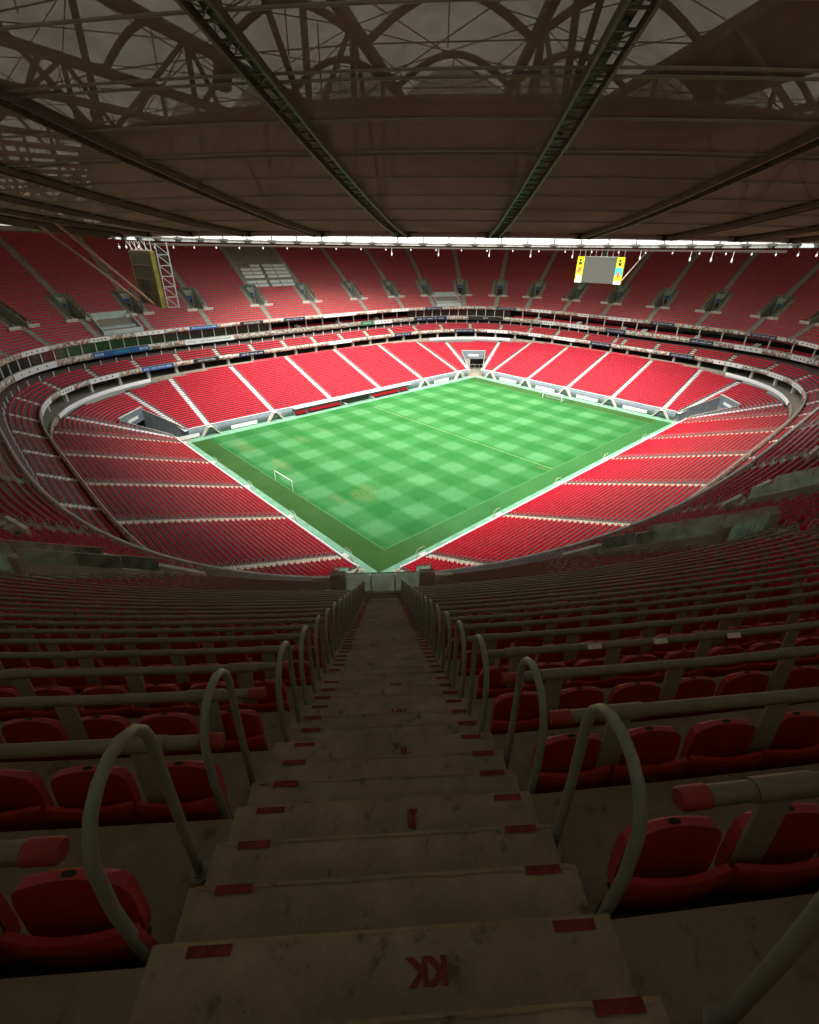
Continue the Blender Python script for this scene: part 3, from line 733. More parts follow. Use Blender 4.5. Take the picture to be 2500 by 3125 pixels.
# ---- portals (vomitories)
def make_portal(detail):
    e = empty('stair_portal', (0, 0, 0)); P_ = []
    o0, o1 = uoff(VK0), uoff(VK1); zf = uz(VK0); sl = UH/UR
    def ramp_z(o): return UZ+(o-U0)*sl
    for sg in (1, -1):
        m = MB(); y0, y1 = sorted((sg*1.7, sg*2.15))
        m.hexa([(o0, y0, zf-0.3), (o1, y0, zf-0.3), (o1, y1, zf-0.3), (o0, y1, zf-0.3), (o0, y0, ramp_z(o0)+0.55), (o1, y0, ramp_z(o1)+0.9), (o1, y1, ramp_z(o1)+0.9), (o0, y1, ramp_z(o0)+0.55)])
        P_.append(m.obj('side_wall', M_conc, e))
        m = MB(); y0, y1 = sorted((sg*1.0, sg*4.3)); m.box(o0-0.9, o0-0.65, y0, y1, zf-0.7, zf+0.35); m.box(o0-0.65, o0, min(sg*2.2, sg*2.9), max(sg*2.2, sg*2.9), zf-0.3, zf+0.1)
        P_.append(m.obj('sill_wall', M_lite, e))
        m = MB(); y = sg*2.0; h = 1.0
        for i in range(3):
            a = o0+0.15+i*(o1-o0-0.3)/3; c = a+(o1-o0-0.3)/3-0.06
            m.hexa([(a, y-0.012, ramp_z(a)+0.5), (c, y-0.012, ramp_z(c)+0.75), (c, y+0.012, ramp_z(c)+0.75), (a, y+0.012, ramp_z(a)+0.5),
                    (a, y-0.012, ramp_z(a)+h+0.5), (c, y-0.012, ramp_z(c)+h+0.6), (c, y+0.012, ramp_z(c)+h+0.6), (a, y+0.012, ramp_z(a)+h+0.5)])
        P_.append(m.obj('side_glass', M_glass, e))
        if detail:
            m = MB(); m.tube([(o0+0.15, y, ramp_z(o0)+h+0.62), (o1-0.2, y, ramp_z(o1)+h+0.5)], 0.022, 6); P_.append(m.obj('glass_rail', M_post, e))
        m = MB(); y0, y1 = sorted((sg*2.20, sg*3.3))
        for k in range(VK0, VK1):      # steps beside the portal
            for j, oa in enumerate((0.0, 0.4)):
                m.box(uoff(k)+oa, uoff(k+1)+0.02, y0, y1, uz(k)-0.01, uz(k)+0.005+0.28*j)
        P_.append(m.obj('side_steps', M_conc, e))
    m = MB(); zt = ramp_z(o1)
    m.box(o1-0.30, o1+0.02, -1.72, 1.72, zf+2.5, zt+0.05); m.box(o1-0.30, o1, -1.7, -1.15, zf-0.3, zf+2.5); m.box(o1-0.30, o1, 1.15, 1.7, zf-0.3, zf+2.5)
    P_.append(m.obj('portal_wall', M_conc, e))
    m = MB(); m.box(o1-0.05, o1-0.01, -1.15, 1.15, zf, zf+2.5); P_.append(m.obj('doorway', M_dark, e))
    m = MB(); m.box(o0-0.1, o1, -1.69, 1.69, zf-0.35, zf-0.02); P_.append(m.obj('passage_floor', M_terr, e))
    m = MB(); m.box(o1-0.45, o1-0.33, -1.15, 1.15, zf+2.75, zf+3.6); P_.append(m.obj('sign', M_blue if not detail else M_conc, e))
    # parapet over the doorway with two concrete posts and glass between
    for sg in (1, -1): m = MB(); m.box(o1-0.35, o1-0.05, min(sg*1.55, sg*2.16), max(sg*1.55, sg*2.16), zt-0.2, zt+1.15); P_.append(m.obj('parapet_post', M_conc, e))
    m = MB(); m.box(o1-0.32, o1-0.08, -1.54, 1.54, zt-0.05, zt+0.18); P_.append(m.obj('parapet_kerb', M_conc, e))
    m = MB()
    for y0 in (-1.50, -0.48, 0.54): m.box(o1-0.21, o1-0.19, y0, y0+0.98, zt+0.16, zt+1.10)
    P_.append(m.obj('parapet_glass', M_glass, e))
    if detail:
        m = MB()
        for y0 in (-0.5, 0.52): m.bar((o1-0.20, y0, zt+0.1), (o1-0.20, y0, zt+0.75), 0.05)
        m.tube([(o1-0.2, -1.6, zt+1.12), (o1-0.2, 1.6, zt+1.12)], 0.022, 6)
        P_.append(m.obj('glass_clamp', M_steel, e))
    kids(e, *P_); return e
pn_ = make_portal(True); pf_ = make_portal(False)
vis = []
for a in up_aisles:
    p = np.array(a[0])+np.array(a[1])*10
    if in_view(np.array([[*p, 29.0]]), 1.15)[0] or in_view(np.array([[*p, 33.0]]), 1.1)[0]: vis.append((a, np.hypot(*(p-CAM[:2]))))
usedn = usedf = False
far_ = sorted([v for v in vis if v[1] > 60], key=lambda v: px((*v[0][0], 28))[0]); near_ = sorted([v for v in vis if v[1] <= 60], key=lambda v: v[1])
for gi, (grp, proto) in enumerate(((near_, pn_), (far_, pf_))):
    for j, (a, dist) in enumerate(grp):
        o = proto if j == 0 else copy_tree(proto)
        o.location = (a[0][0], a[0][1], 0); o.rotation_euler = (0, 0, math.atan2(a[1][1], a[1][0]))
        if gi == 0:
            if a is NEAR: lab = 'concrete stair portal with glass parapet at the foot of the middle stair'
            else:
                x = px((*(np.array(a[0])+np.array(a[1])*10), 30))[0]
                lab = 'glass sided stair portal, %s nearest on the %s, in the near upper tier' % (ordw([q[0] for q in grp if (px((*(np.array(q[0][0])+np.array(q[0][1])*10), 30))[0] < 0) == (x < 0) and q[0] is not NEAR].index(a)+1), 'left' if x < 0 else 'right')
        else: lab = 'concrete stair portal in the far upper tier, %s from the left' % ordw(j+1)
        tag(o, lab, 'portal', 'stair portals of the upper tier')

# ---- commentary platforms
def platform(qa, label):
    ia = int(round(qa/UP.tot*UP.M)) % UP.M; P = UP.P0[ia]; N = UP.N[ia]
    e = empty('commentary_platform', (P[0], P[1], 0), math.atan2(N[1], N[0])); tag(e, label, 'platform', 'pale commentary platforms')
    mb_ = plain('pale_blue_concrete', (0.46, 0.52, 0.48), 0.7, var=0.12, scale=0.5)
    m = MB(); m.box(0.7, 0.95, -5.4, 5.4, 23.3, 24.9); m.obj('front_parapet', mb_, e)
    m = MB(); m.box(3.0, 3.2, -5.0, 5.0, 23.3, 25.6); m.obj('desk_wall', mb_, e)
    m = MB(); m.box(6.4, 6.7, -5.0, 5.0, 25.0, 29.0); m.obj('rear_wall', mb_, e)
    m = MB(); m.box(0.9, 6.6, -5.4, 5.4, 23.2, 23.31); m.box(3.2, 6.6, -5.3, 5.3, 24.4, 24.6); m.obj('floor', M_lite, e)
    m = MB(); m.box(6.32, 6.39, -5.9, -4.7, 25.2, 28.3); m.box(6.32, 6.39, 4.7, 5.9, 25.2, 28.3); m.obj('doorway', M_dark, e)
    for sg in (1, -1):
        m = MB(); y0, y1 = sorted((sg*5.4, sg*5.7)); m.hexa([(0.7, y0, 23.2), (6.9, y0, 23.2), (6.9, y1, 23.2), (0.7, y1, 23.2), (0.7, y0, 24.7), (6.9, y0, 29.2), (6.9, y1, 29.2), (0.7, y1, 24.7)]); m.obj('side_wall', mb_, e)
    return ia
T = UP.tot
plats = [platform(T/2-91.3, 'pale blue commentary platform in the left of the upper tier'), platform(76.8, 'pale commentary platform at the far corner of the upper tier')]
plat_pos = [(UP.P0[i_], UP.N[i_]) for i_ in plats]

# ---- bare block with white tarps
tp = 0
bs = (T/4)
for r_ in range(6):
    for c_ in range(4):
        k = 17.8+2.15*r_; sarc = bs+8.0-c_*4.1-(1.2 if c_ > 1 else 0)-(0.9 if c_ == 3 else 0)+(0.3-0.3*r_)
        ii = int(round(sarc/T*UP.M)); P = UP.P(uoff(k))[ii]; N = UP.N[ii]; wd = 1.88 if c_ < 3 else 2.6
        if r_ == 5 and c_ == 0: continue
        m = MB(); m.hexa([(-0.0, -wd, 0.10), (0.6, -wd, 0.40), (0.6, wd, 0.40), (0.0, wd, 0.10), (-0.0, -wd, 0.85), (0.6, -wd, 1.08), (0.6, wd, 1.08), (0.0, wd, 0.85)])
        o = m.obj('seat_cover', M_tarp, None, (P[0], P[1], uz(int(k))), math.atan2(N[1], N[0]))
        tag(o, 'white tarpaulin over seats in the bare block, %s row up, %s from the left' % (ordw(r_+1), ordw(c_+1)), 'cover', 'white covers in the bare block')

# ================================================================== SEATS
NS_ROWS = []
def runs(mask):
    """start,end index pairs of True runs on a closed ring"""
    if mask.all(): return [(0, len(mask)-1)]
    z = np.flatnonzero(~mask)[0]; m = np.roll(mask, -z); d = np.diff(m.astype(int)); st_ = np.flatnonzero(d == 1)+1; en = np.flatnonzero(d == -1)
    if m[-1]: en = np.append(en, len(m)-1)
    return [((s+z), (e+z)) for s, e in zip(st_, en)]
SEATS = []      # x, y, z, nx, ny   (stuff)
CAND = []       # candidates for individual seats in the two blocks beside the near stair
def place(P, N, z, back, spacing, blocked, near=False, k=0):
    for s, e in runs(~blocked):
        ii = np.arange(s, e+1) % len(P); Q = P[ii]
        L = np.concatenate([[0], np.cumsum(np.linalg.norm(np.diff(Q, axis=0), axis=1))])
        n_ = int((L[-1]-0.04)//spacing)
        if n_ < 1: continue
        beg = s % len(P); end = e % len(P)
        q0 = abs((Q[0]-nf)@nL) < 1.2 and near; q1 = abs((Q[-1]-nf)@nL) < 1.2 and near
        gap = L[-1]-n_*spacing
        off = gap/2
        if q0: off = 0.03
        if q1: off = gap-0.03
        tt = off+spacing*(np.arange(n_)+0.5)
        X = np.interp(tt, L, Q[:, 0]); Y = np.interp(tt, L, Q[:, 1]); NX = np.interp(tt, L, N[ii][:, 0]); NY = np.interp(tt, L, N[ii][:, 1])
        for j in range(n_):
            rec = (X[j], Y[j], z, NX[j], NY[j])
            if (q0 or q1): CAND.append((rec, k, (j+1) if q0 else (n_-j), 'a' if q0 else 'b'))
            else: SEATS.append(rec)
# upper tier
plat_lo = [(p, nrm) for p, nrm in plat_pos]
for k in range(NUP-1):
    P = UP.P(uoff(k+1)); bl = vmask(P, 0.80)
    if VK0 <= k < VK1+1: bl |= vmask(P, 3.35)
    if k == VK0-1: bl |= vmask(P, 4.4)
    if k < 9:
        for p, nrm in plat_lo:
            q = P-p; bl |= (np.abs(q[:, 0]*(-nrm[1])+q[:, 1]*nrm[0]) < 5.9) & (q@nrm > 0)
    if k >= 17:
        bl |= (arc > 139.0) & (arc < 160.3)
    place(P, UP.N, uz(k), 0, 0.50, bl, True, k)
# middle tier and boxes
arcm = None
for k in range(NM):
    P = MID1.P(0.3+MR*(k+1)); bl = lat_mask(P, mid_aisles, 0.72); place(P, MID1.N, 14.1+MH*k, 0, 0.55, bl)
bx_al = [(tuple(MID2.P(0)[i]), tuple(MID2.N[i])) for i in range(0, 2400, 74)]
for k in range(3):
    P = MID2.P(1.2+0.9*k); bl = lat_mask(P, bx_al, 1.25) | glz2; place(P, MID2.N, 18.5+0.4*k, 0, 0.55, bl)
# lower bowl
cmask = None
for k in range(NLOW):
    P = LOW.P(LR*(k+1)); bl = lat_mask(P, low_aisles, 0.70) | canyon(P, LR*k, 0.45) | ~inside_back(P, 0.35)
    place(P, LOW.N, 2.5+LSL*LR*k, 0, 0.53, bl)
SE = np.array(SEATS); vis_ = in_view(np.column_stack([SE[:, :2], SE[:, 2]+0.5]), 1.12); SE = SE[vis_]
CAND = [c for c in CAND if in_view(np.array([[c[0][0], c[0][1], c[0][2]+0.6]]), 1.06)[0]]
CAND.sort(key=lambda c: np.hypot(np.hypot(c[0][0]-CAM[0], c[0][1]-CAM[1]), c[0][2]-CAM[2]))
IND = CAND[:300]; REST = CAND[300:]
if REST: SE = np.concatenate([SE, np.array([c[0] for c in REST])])
# seat templates: local x towards the pitch from the riser, y sideways
def seat_parts():
    w_ = 0.245; bk = MB(); G = []; G2 = []
    nn = 9
    for zi, (z_, xs, ws) in enumerate([(0.30, 0.125, 0.86), (0.36, 0.10, 0.97), (0.44, 0.085, 1.0), (0.52, 0.075, 1.0), (0.575, 0.068, 0.985), (0.60, 0.078, 0.96)]):
        row = []; row2 = []
        for j in range(nn):
            t = -1+2*j/(nn-1); y = w_*ws*t; cv = 0.034*abs(t)**2.2
            dz = 0.022*abs(t)**2-0.02*abs(t)**8 if zi > 3 else 0
            row.append((xs+cv, y, z_+dz+0.012*(1-t*t))); row2.append((xs+cv+0.028, y, z_+dz+0.012*(1-t*t)-(0.006 if zi == 5 else 0)))
        G.append(row); G2.append(row2)
    bk.grid(G, True); bk.grid([list(reversed(r)) for r in G2], True)
    bk.grid([G[-1], G2[-1]], False); bk.grid([G2[0], G[0]], False)
    bk.grid([[G[i][0] for i in range(6)], [G2[i][0] for i in range(6)]], False); bk.grid([[G2[i][-1] for i in range(6)], [G[i][-1] for i in range(6)]], False)
    pan = MB(); G = []; G2 = []; wp = 0.215
    prof = [(0.36, 0.84), (0.42, 0.95), (0.50, 1.0), (0.60, 1.0), (0.68, 0.985), (0.73, 0.93), (0.762, 0.82), (0.778, 0.62)]
    for zi, (z_, ws) in enumerate(prof):
        row = []; row2 = []
        for j in range(nn):
            t = -1+2*j/(nn-1); y = wp*ws*t; xx = 0.165+0.06*(z_-0.36)+0.012*(1-t*t)
            zz = z_+0.012*(1-t*t); th = 0.05 if 0 < zi < 7 else 0.035
            row.append((xx, y, zz)); row2.append((xx+th, y, zz-0.004))
        G.append(row); G2.append(row2)
    pan.grid(G, True); pan.grid([list(reversed(r)) for r in G2], True); pan.grid([G[-1], G2[-1]], False); pan.grid([G2[0], G[0]], False)
    m_ = len(prof)
    pan.grid([[G[i][0] for i in range(m_)], [G2[i][0] for i in range(m_)]], False); pan.grid([[G2[i][-1] for i in range(m_)], [G[i][-1] for i in range(m_)]], False)
    br = MB(); br.box(0.10, 0.16, -0.245, 0.245, 0.03, 0.34); br.box(0.0, 0.10, -0.03, 0.03, 0.18, 0.30)  # wide dark box paints in the shadow under the seat; small bracket behind
    br.tube([(0.19, -0.2, 0.38), (0.19, 0.2, 0.38)], 0.02, 6)
    pl = MB(); c0 = (0.205, 0.0, 0.793)
    pts = [(0.222+0.014*math.sin(2*math.pi*j/10), 0.028*math.cos(2*math.pi*j/10), 0.789) for j in range(10)]
    pl.add(pts, [tuple(range(9, -1, -1))]); pl.add([(p[0], p[1], p[2]-0.006) for p in pts]+pts, [(j, (j+1) % 10, 10+(j+1) % 10, 10+j) for j in range(10)])
    return bk.mesh('backrest'), pan.mesh('seat_pan'), br.mesh('bracket_with_shade'), pl.mesh('number_plate')
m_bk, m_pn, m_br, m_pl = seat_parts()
m_bk.materials.append(M_seatn); m_pn.materials.append(M_seatn); m_br.materials.append(plain('black_bracket_shade', (0.055, 0.052, 0.045), 0.7)); m_pl.materials.append(M_black)
s0 = empty('folding_seat'); s0.name = 'folding_seat'
sp = [link('backrest', m_bk, None, s0), link('seat_pan', m_pn, None, s0), link('bracket_with_shade', m_br, None, s0), link('number_plate', m_pl, None, s0)]
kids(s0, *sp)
# which lateral side is the picture's left
right_sign = 1 if px((*(nf+nD*20+nL*2), 36))[0] > px((*(nf+nD*20), 36))[0] else -1
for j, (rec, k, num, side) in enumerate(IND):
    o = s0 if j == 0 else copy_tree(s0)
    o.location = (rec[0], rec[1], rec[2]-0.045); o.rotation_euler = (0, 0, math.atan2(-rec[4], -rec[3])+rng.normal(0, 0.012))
    lt = (np.array(rec[:2])-nf)@nL*right_sign
    tag(o, 'red folding seat in row %s, %s seat to the %s of the middle stair' % (row_name(k), ordw(num), 'right' if lt > 0 else 'left'), 'seat', 'red seats beside the middle stair')
# the rest of the seats as one object
def seat_boxes(SE):
    n_ = len(SE); dist = np.linalg.norm(SE[:, :3]-CAM, axis=1)
    fx = -SE[:, 3]; fy = -SE[:, 4]; lx = -fy; ly = fx           # forward (to pitch), lateral
    jit = rng.normal(0, 0.012, n_)
    def boxes(sub, x0, x1, x0t, x1t, hw0, hw1, z0, z1, crown=0.0):
        m = len(sub); i = sub; o = []
        for (xx, yy, zz) in ((x0, -hw0, z0), (x1, -hw0, z0), (x1, hw0, z0), (x0, hw0, z0), (x0t, -hw1, z1), (x1t, -hw1, z1), (x1t, hw1, z1), (x0t, hw1, z1)):
            o.append(np.column_stack([SE[i, 0]+fx[i]*(xx+jit[i])+lx[i]*yy, SE[i, 1]+fy[i]*(xx+jit[i])+ly[i]*yy, SE[i, 2]+zz]))
        V = np.stack(o, 1).reshape(-1, 3)
        f = np.array([(4, 5, 6, 7), (0, 1, 5, 4), (1, 2, 6, 5), (2, 3, 7, 6), (3, 0, 4, 7)])
        F = (np.arange(m)[:, None, None]*8+f[None]).reshape(-1, 4); return V, F
    al = np.arange(n_); nr = np.flatnonzero(dist < 75); fr_ = al
    out = []
    out.append(boxes(al, 0.10, 0.13, 0.065, 0.10, 0.225, 0.238, 0.30, 0.61))
    out.append(boxes(al, 0.18, 0.23, 0.20, 0.25, 0.20, 0.215, 0.36, 0.70))
    if len(nr): out.append(boxes(nr, 0.20, 0.25, 0.205, 0.24, 0.215, 0.13, 0.70, 0.785))
    V = []; F = []; b0 = 0
    for v, f in out: V.append(v); F.append(f+b0); b0 += len(v)
    return np.concatenate(V), np.concatenate(F)
V, F = seat_boxes(SE)
o = link('stadium_seats', quads('stadium_seats', V, F), M_seat)
tag(o, 'tens of thousands of red folding seats filling every tier of the bowl', 'seats', None, 'stuff')
print('seats', len(SE), 'individual', len(IND))

# ================================================================== RAILS ON THE UPPER TIER
RX, RZ = 0.19, 0.96
def rail_curve(k, mask_w=1.0):
    P = UP.P(uoff(k+1)-RX); bl = vmask(P, mask_w if k > 34 else mask_w-0.14)
    if VK0 <= k < VK1+1: bl |= vmask(P, 3.35)
    if k == VK0-1: bl |= vmask(P, 4.4)
    if k >= 17: bl |= (arc > 139.0) & (arc < 160.3)
    if k < 9:
        for p, nrm in plat_lo:
            q = P-p; bl |= (np.abs(q[:, 0]*(-nrm[1])+q[:, 1]*nrm[0]) < 5.9) & (q@nrm > 0)
    return P, bl
stV = []; stF = []; sb = 0; pb = MB(); rails = []
for k in range(NUP-2):
    P, bl = rail_curve(k); zz = uz(k)+RZ
    for s, e in runs(~bl):
        ii = np.arange(s, e+1, 16); ii = np.append(ii, e) % UP.M
        Q = P[ii]
        if len(Q) < 2: continue
        v_ = in_view(np.column_stack([Q, np.full(len(Q), zz)]), 1.12)
        if not v_.any(): continue
        a0 = abs((P[s % UP.M]-nf)@nL); a1 = abs((P[e % UP.M]-nf)@nL); nearv = np.hypot(*(Q.mean(0)-CAM[:2])) < 45
        if nearv and min(a0, a1) < 1.4 and k <= 37:
            rails.append((k, Q if a0 < a1 else Q[::-1], zz)); continue
        dd = np.linalg.norm(np.column_stack([Q, np.full(len(Q), zz)])-CAM, axis=1).min()
        N = UP.N[ii]; r = 0.032
        c0 = np.column_stack([Q-N*r, np.full(len(Q), zz)]); c1 = np.column_stack([Q, np.full(len(Q), zz+r)]); c2 = np.column_stack([Q+N*r, np.full(len(Q), zz)]); c3 = np.column_stack([Q, np.full(len(Q), zz-r)])
        m_ = len(Q); stV += [c0, c1, c2, c3]; i = np.arange(m_-1)
        for u, v in ((0, 1), (1, 2), (2, 3), (3, 0)): stF.append(np.column_stack([sb+u*m_+i, sb+u*m_+i+1, sb+v*m_+i+1, sb+v*m_+i]))
        sb += 4*m_
        if dd < 60:
            for j in range(0, m_, 1):
                if v_[j]: pb.bar((Q[j, 0]+N[j, 0]*0.05, Q[j, 1]+N[j, 1]*0.05, uz(k)), (Q[j, 0], Q[j, 1], zz-0.03), 0.15, 0.015, (N[j, 0], N[j, 1], 0))
me = quads('row_rails', np.concatenate(stV), np.concatenate(stF)); o = link('row_rails', me, M_rail)
tag(o, 'long thin crowd rails above every row of the upper tier', 'rails', None, 'stuff')
o = pb.obj('rail_posts', M_post); tag(o, 'flat grey posts carrying the crowd rails of neighbouring blocks', 'posts', None, 'stuff')
for k, Q, zz in sorted(rails, key=lambda r: -r[0]):
    lt = (Q[0]-nf)@nL*right_sign; side = 'right' if lt > 0 else 'left'
    e = empty('crowd_rail', (Q[0][0], Q[0][1], uz(k))); tag(e, 'grey crowd rail with red end cap above row %s, %s of the middle stair' % (row_name(k), side), 'rail', 'crowd rails beside the middle stair')
    loc = [(p[0]-Q[0][0], p[1]-Q[0][1], RZ) for p in Q]
    keep = [p for p, q in zip(loc, Q) if np.hypot(*(q-CAM[:2])) < 60 and in_view(np.array([[*q, zz]]), 1.5)[0]]
    if len(keep) < 2: keep = loc[:3]
    d0 = (Vector(loc[1])-Vector(loc[0])).normalized()
    m = MB(); m.tube([Vector(loc[0])+d0*0.11]+[Vector(p) for p in keep[1:]], 0.038, 12 if k > 24 else 6)
    nrm = Vector((-d0.y, d0.x, 0));
    if nrm.dot(Vector((nD[0], nD[1], 0))) < 0: nrm = -nrm
    # couplings
    if k == 32 and side == 'right':
        for q_ in (1.2, 1.9, 2.7):
            c_ = Vector(loc[0])+d0*q_+nrm*0.03+Vector((0, 0, 0.03)); lb = MB(); lb.bar(c_-d0*0.07, c_+d0*0.07, 0.05, 0.012, tuple(nrm+Vector((0, 0, 1)))); lb.obj('paper_label', M_tarp, e)
    L = 0; posts_ = []; t_ = 0.42; sp_ = 1.02 if k > 20 else 2.0
    for i in range(len(keep)-1):
        a = Vector(keep[i]); c = Vector(keep[i+1]); l = (c-a).length
        while L+l > t_:
            posts_.append(a+(c-a)*((t_-L)/l)); t_ += sp_
        L += l
    for p in posts_[::2]:
        dd = d0; m.tube([p-dd*0.13, p+dd*0.13], 0.046, 12 if k > 24 else 6)
    m.obj('pipe', M_rail, e)
    m = MB(); m.tube([Vector(loc[0])-d0*0.01, Vector(loc[0]), Vector(loc[0])+d0*0.105], [0.036, 0.043, 0.043], 12); m.obj('end_cap', M_cap, e)
    if True:
        for p in posts_:
            m = MB(); m.bar((p.x+nrm.x*0.055, p.y+nrm.y*0.055, -0.0), (p.x, p.y, RZ-0.03), 0.14, 0.016, tuple(nrm)); m.obj('post', M_post, e)
# ---- hoop handrails
def hoop_pts(h=1.22, w=0.42, n_=8):
    r = w/2; pts = [(0, 0, 0), (-0.02, 0, h*0.35), (-0.035, 0, h*0.62), (-0.02, 0, h-r)]
    for j in range(1, n_): a = math.pi-math.pi*j/n_; pts.append((r+r*1.04*math.cos(a), 0, h-r+r*math.sin(a)))
    pts += [(w+0.01, 0, h-r), (w, 0, h*0.5), (w, 0, 0)]
    return pts
m = MB(); m.tube(hoop_pts(), 0.0225, 10)
for q_ in (0.0, 0.42): m.tube([(q_, 0, -0.002), (q_, 0, 0.010)], 0.055, 12); m.tube([(q_, 0, 0.010), (q_, 0, 0.022)], 0.030, 10)
hoopm = m.mesh('hoop_handrail'); hoopm.materials.append(M_steel)
hstuff = []; indiv = []
for a in up_aisles:
    f = np.array(a[0]); D = np.array(a[1]); L = np.array([-D[1], D[0]])
    for k in range(0, 39):
        if VK0-1 <= k < VK1: continue
        for sg in (1, -1):
            p = f+D*(uoff(k)+0.30)+L*sg*(0.80 if a is not NEAR else (1.06 if k > 35 else (0.93 if sg < 0 else 0.86) if k > 33 else 0.76))
            if not in_view(np.array([[*p, uz(k)+0.5]]), 1.15)[0]: continue
            rec = (p, uz(k), math.atan2(D[1], D[0]), a, k, sg, np.linalg.norm(np.array([*p, uz(k)])-CAM))
            (indiv if a is NEAR else hstuff).append(rec)
hstuff.sort(key=lambda r: r[6]); 
for p, z_, az_, a, k, sg, dst in indiv:
    o = link('hoop_handrail', hoopm, None, None, (p[0], p[1], z_), az_+math.pi)
    o.location = (p[0]+math.cos(az_)*0.42, p[1]+math.sin(az_)*0.42, z_)
    side = 'right' if sg*right_sign > 0 else 'left'
    tag(o, 'grey hoop handrail at row %s on the %s edge of the middle stair' % (row_name(k), side), 'handrail', 'hoop handrails of the middle stair')
hb = MB()
def simple_hoop(b, p, D, z_, h=1.0, w=0.42, r=0.028, n_=4):
    pts = [(0, h*0), (0, h*0.8), (w*0.18, h*0.97), (w*0.5, h*1.0), (w*0.82, h*0.97), (w, h*0.8), (w, 0)]
    b.tube([(p[0]+D[0]*q, p[1]+D[1]*q, z_+zz) for q, zz in pts], r, n_, False)
for p, z_, az_, a, k, sg, dst in hstuff:
    simple_hoop(hb, p, a[1], z_, r=0.028 if dst < 80 else 0.035)
for f, d in low_aisles:
    D = np.array(d); L = np.array([-D[1], D[0]])
    for k in range(1, NLOW):
        for sg in (1, -1):
            p = np.array(f)+D*(LR*k+0.3)+L*sg*0.64
            if not inside_back(p[None], -0.6)[0]: break
            if sg > 0 and not (d[0] < -0.1 or d[1] < -0.1): continue
            if in_view(np.array([[*p, 5]]), 1.05)[0]: simple_hoop(hb, p, d, 2.5+LSL*LR*k, 0.95, 0.40, 0.03)
o = hb.obj('aisle_hoop_rails', M_post); tag(o, 'hundreds of small hoop handrails along the more distant aisles', 'handrails', None, 'stuff')

# ================================================================== BANNERS ON THE FASCIAS
BOARDS = {'F2': (MID2, 17.98, 19.42, [('w', 147.8, 139.0), ('brb', 133.0, 124.0), ('wt', 117.5, 107.0), ('g', 69.0, 65.0), ('w', 64.6, 59.3), ('n', 53.0, 44.2), ('k', 38.8, 30.2), ('w', 20.2, 17.2), ('w', 13.5, 8.0), ('n', 3.7, -1.2), ('n', -15, -19.5), ('w', -23.2, -28.0), ('w', -33.2, -36.2)]),
          'F3': (UP, 22.56, 23.60, [('w', 145.8, 140.8), ('w', 134.2, 131.2), ('w', 127.0, 122.2), ('b', 117.3, 111.5), ('k', 106.2, 100.2), ('n', 94.2, 87.8), ('w', 81.8, 71.2), ('w', 67.5, 64.5), ('w', 59.8, 54.8), ('n', 50.0, 45.5), ('n', 32.0, 27.2), ('w', 23.2, 18.2), ('w', 11.2, 8.5), ('w', 3.7, -1.8), ('n', -6.2, -11.2), ('n', -25.2, -30.0), ('w', -34.2, -38.5)]),
          'F1': (MID1, 13.76, 14.95, [('w', 156.8, 149.8), ('w', 146.5, 143.2), ('w', 140.0, 134.8), ('b', 130.8, 125.2), ('k', 121.2, 115.8), ('n', 111.0, 104.2), ('w', 83.0, 74.8), ('n', 59.8, 54.5), ('n', 42.2, 36.8), ('w', 33.5, 28.2), ('w', 22.5, 19.0), ('w', 15.5, 9.5), ('n', 5.2, -0.2), ('n', -14.0, -19.2), ('w', -23.0, -28.5), ('w', -34.2, -38.0), ('w', -41.2, -47.0)])}
KM = {'w': (M_white, 'white', M_black), 'wt': (M_white, 'white', M_grn), 'brb': (M_blue, 'bright blue', M_cyan), 'b': (M_blue, 'blue', M_white), 'n': (M_navy, 'navy', M_white), 'k': (M_black, 'black', M_white), 'g': (M_grn, 'dark green', M_white)}
TXT = {'brb': [('BRB', 0.10, M_white), ('TORCER UM NOVO CONCEITO VOCE', 0.50, M_cyan), ('BRB', 0.90, M_white)], 'n': [('conmebol', 0.17, M_white), ('C', 0.335, M_white), ('conmebol', 0.50, M_white), ('C', 0.665, M_white), ('conmebol', 0.83, M_white)],
       'wt': [('O ITAU BBA', 0.13, M_grn), ('FUTEBOL E PAIXAO NACIONAL', 0.5, M_grn), ('O ITAU BBA', 0.85, M_grn)]}
TXT['wt'] = [('D Arena', 0.13, M_grn), ('Futebol Esporte e Paixao', 0.5, M_grn), ('Arena BSB', 0.85, M_grn)]
BN = {'F3': 'upper tier', 'F2': 'box level', 'F1': 'middle tier'}
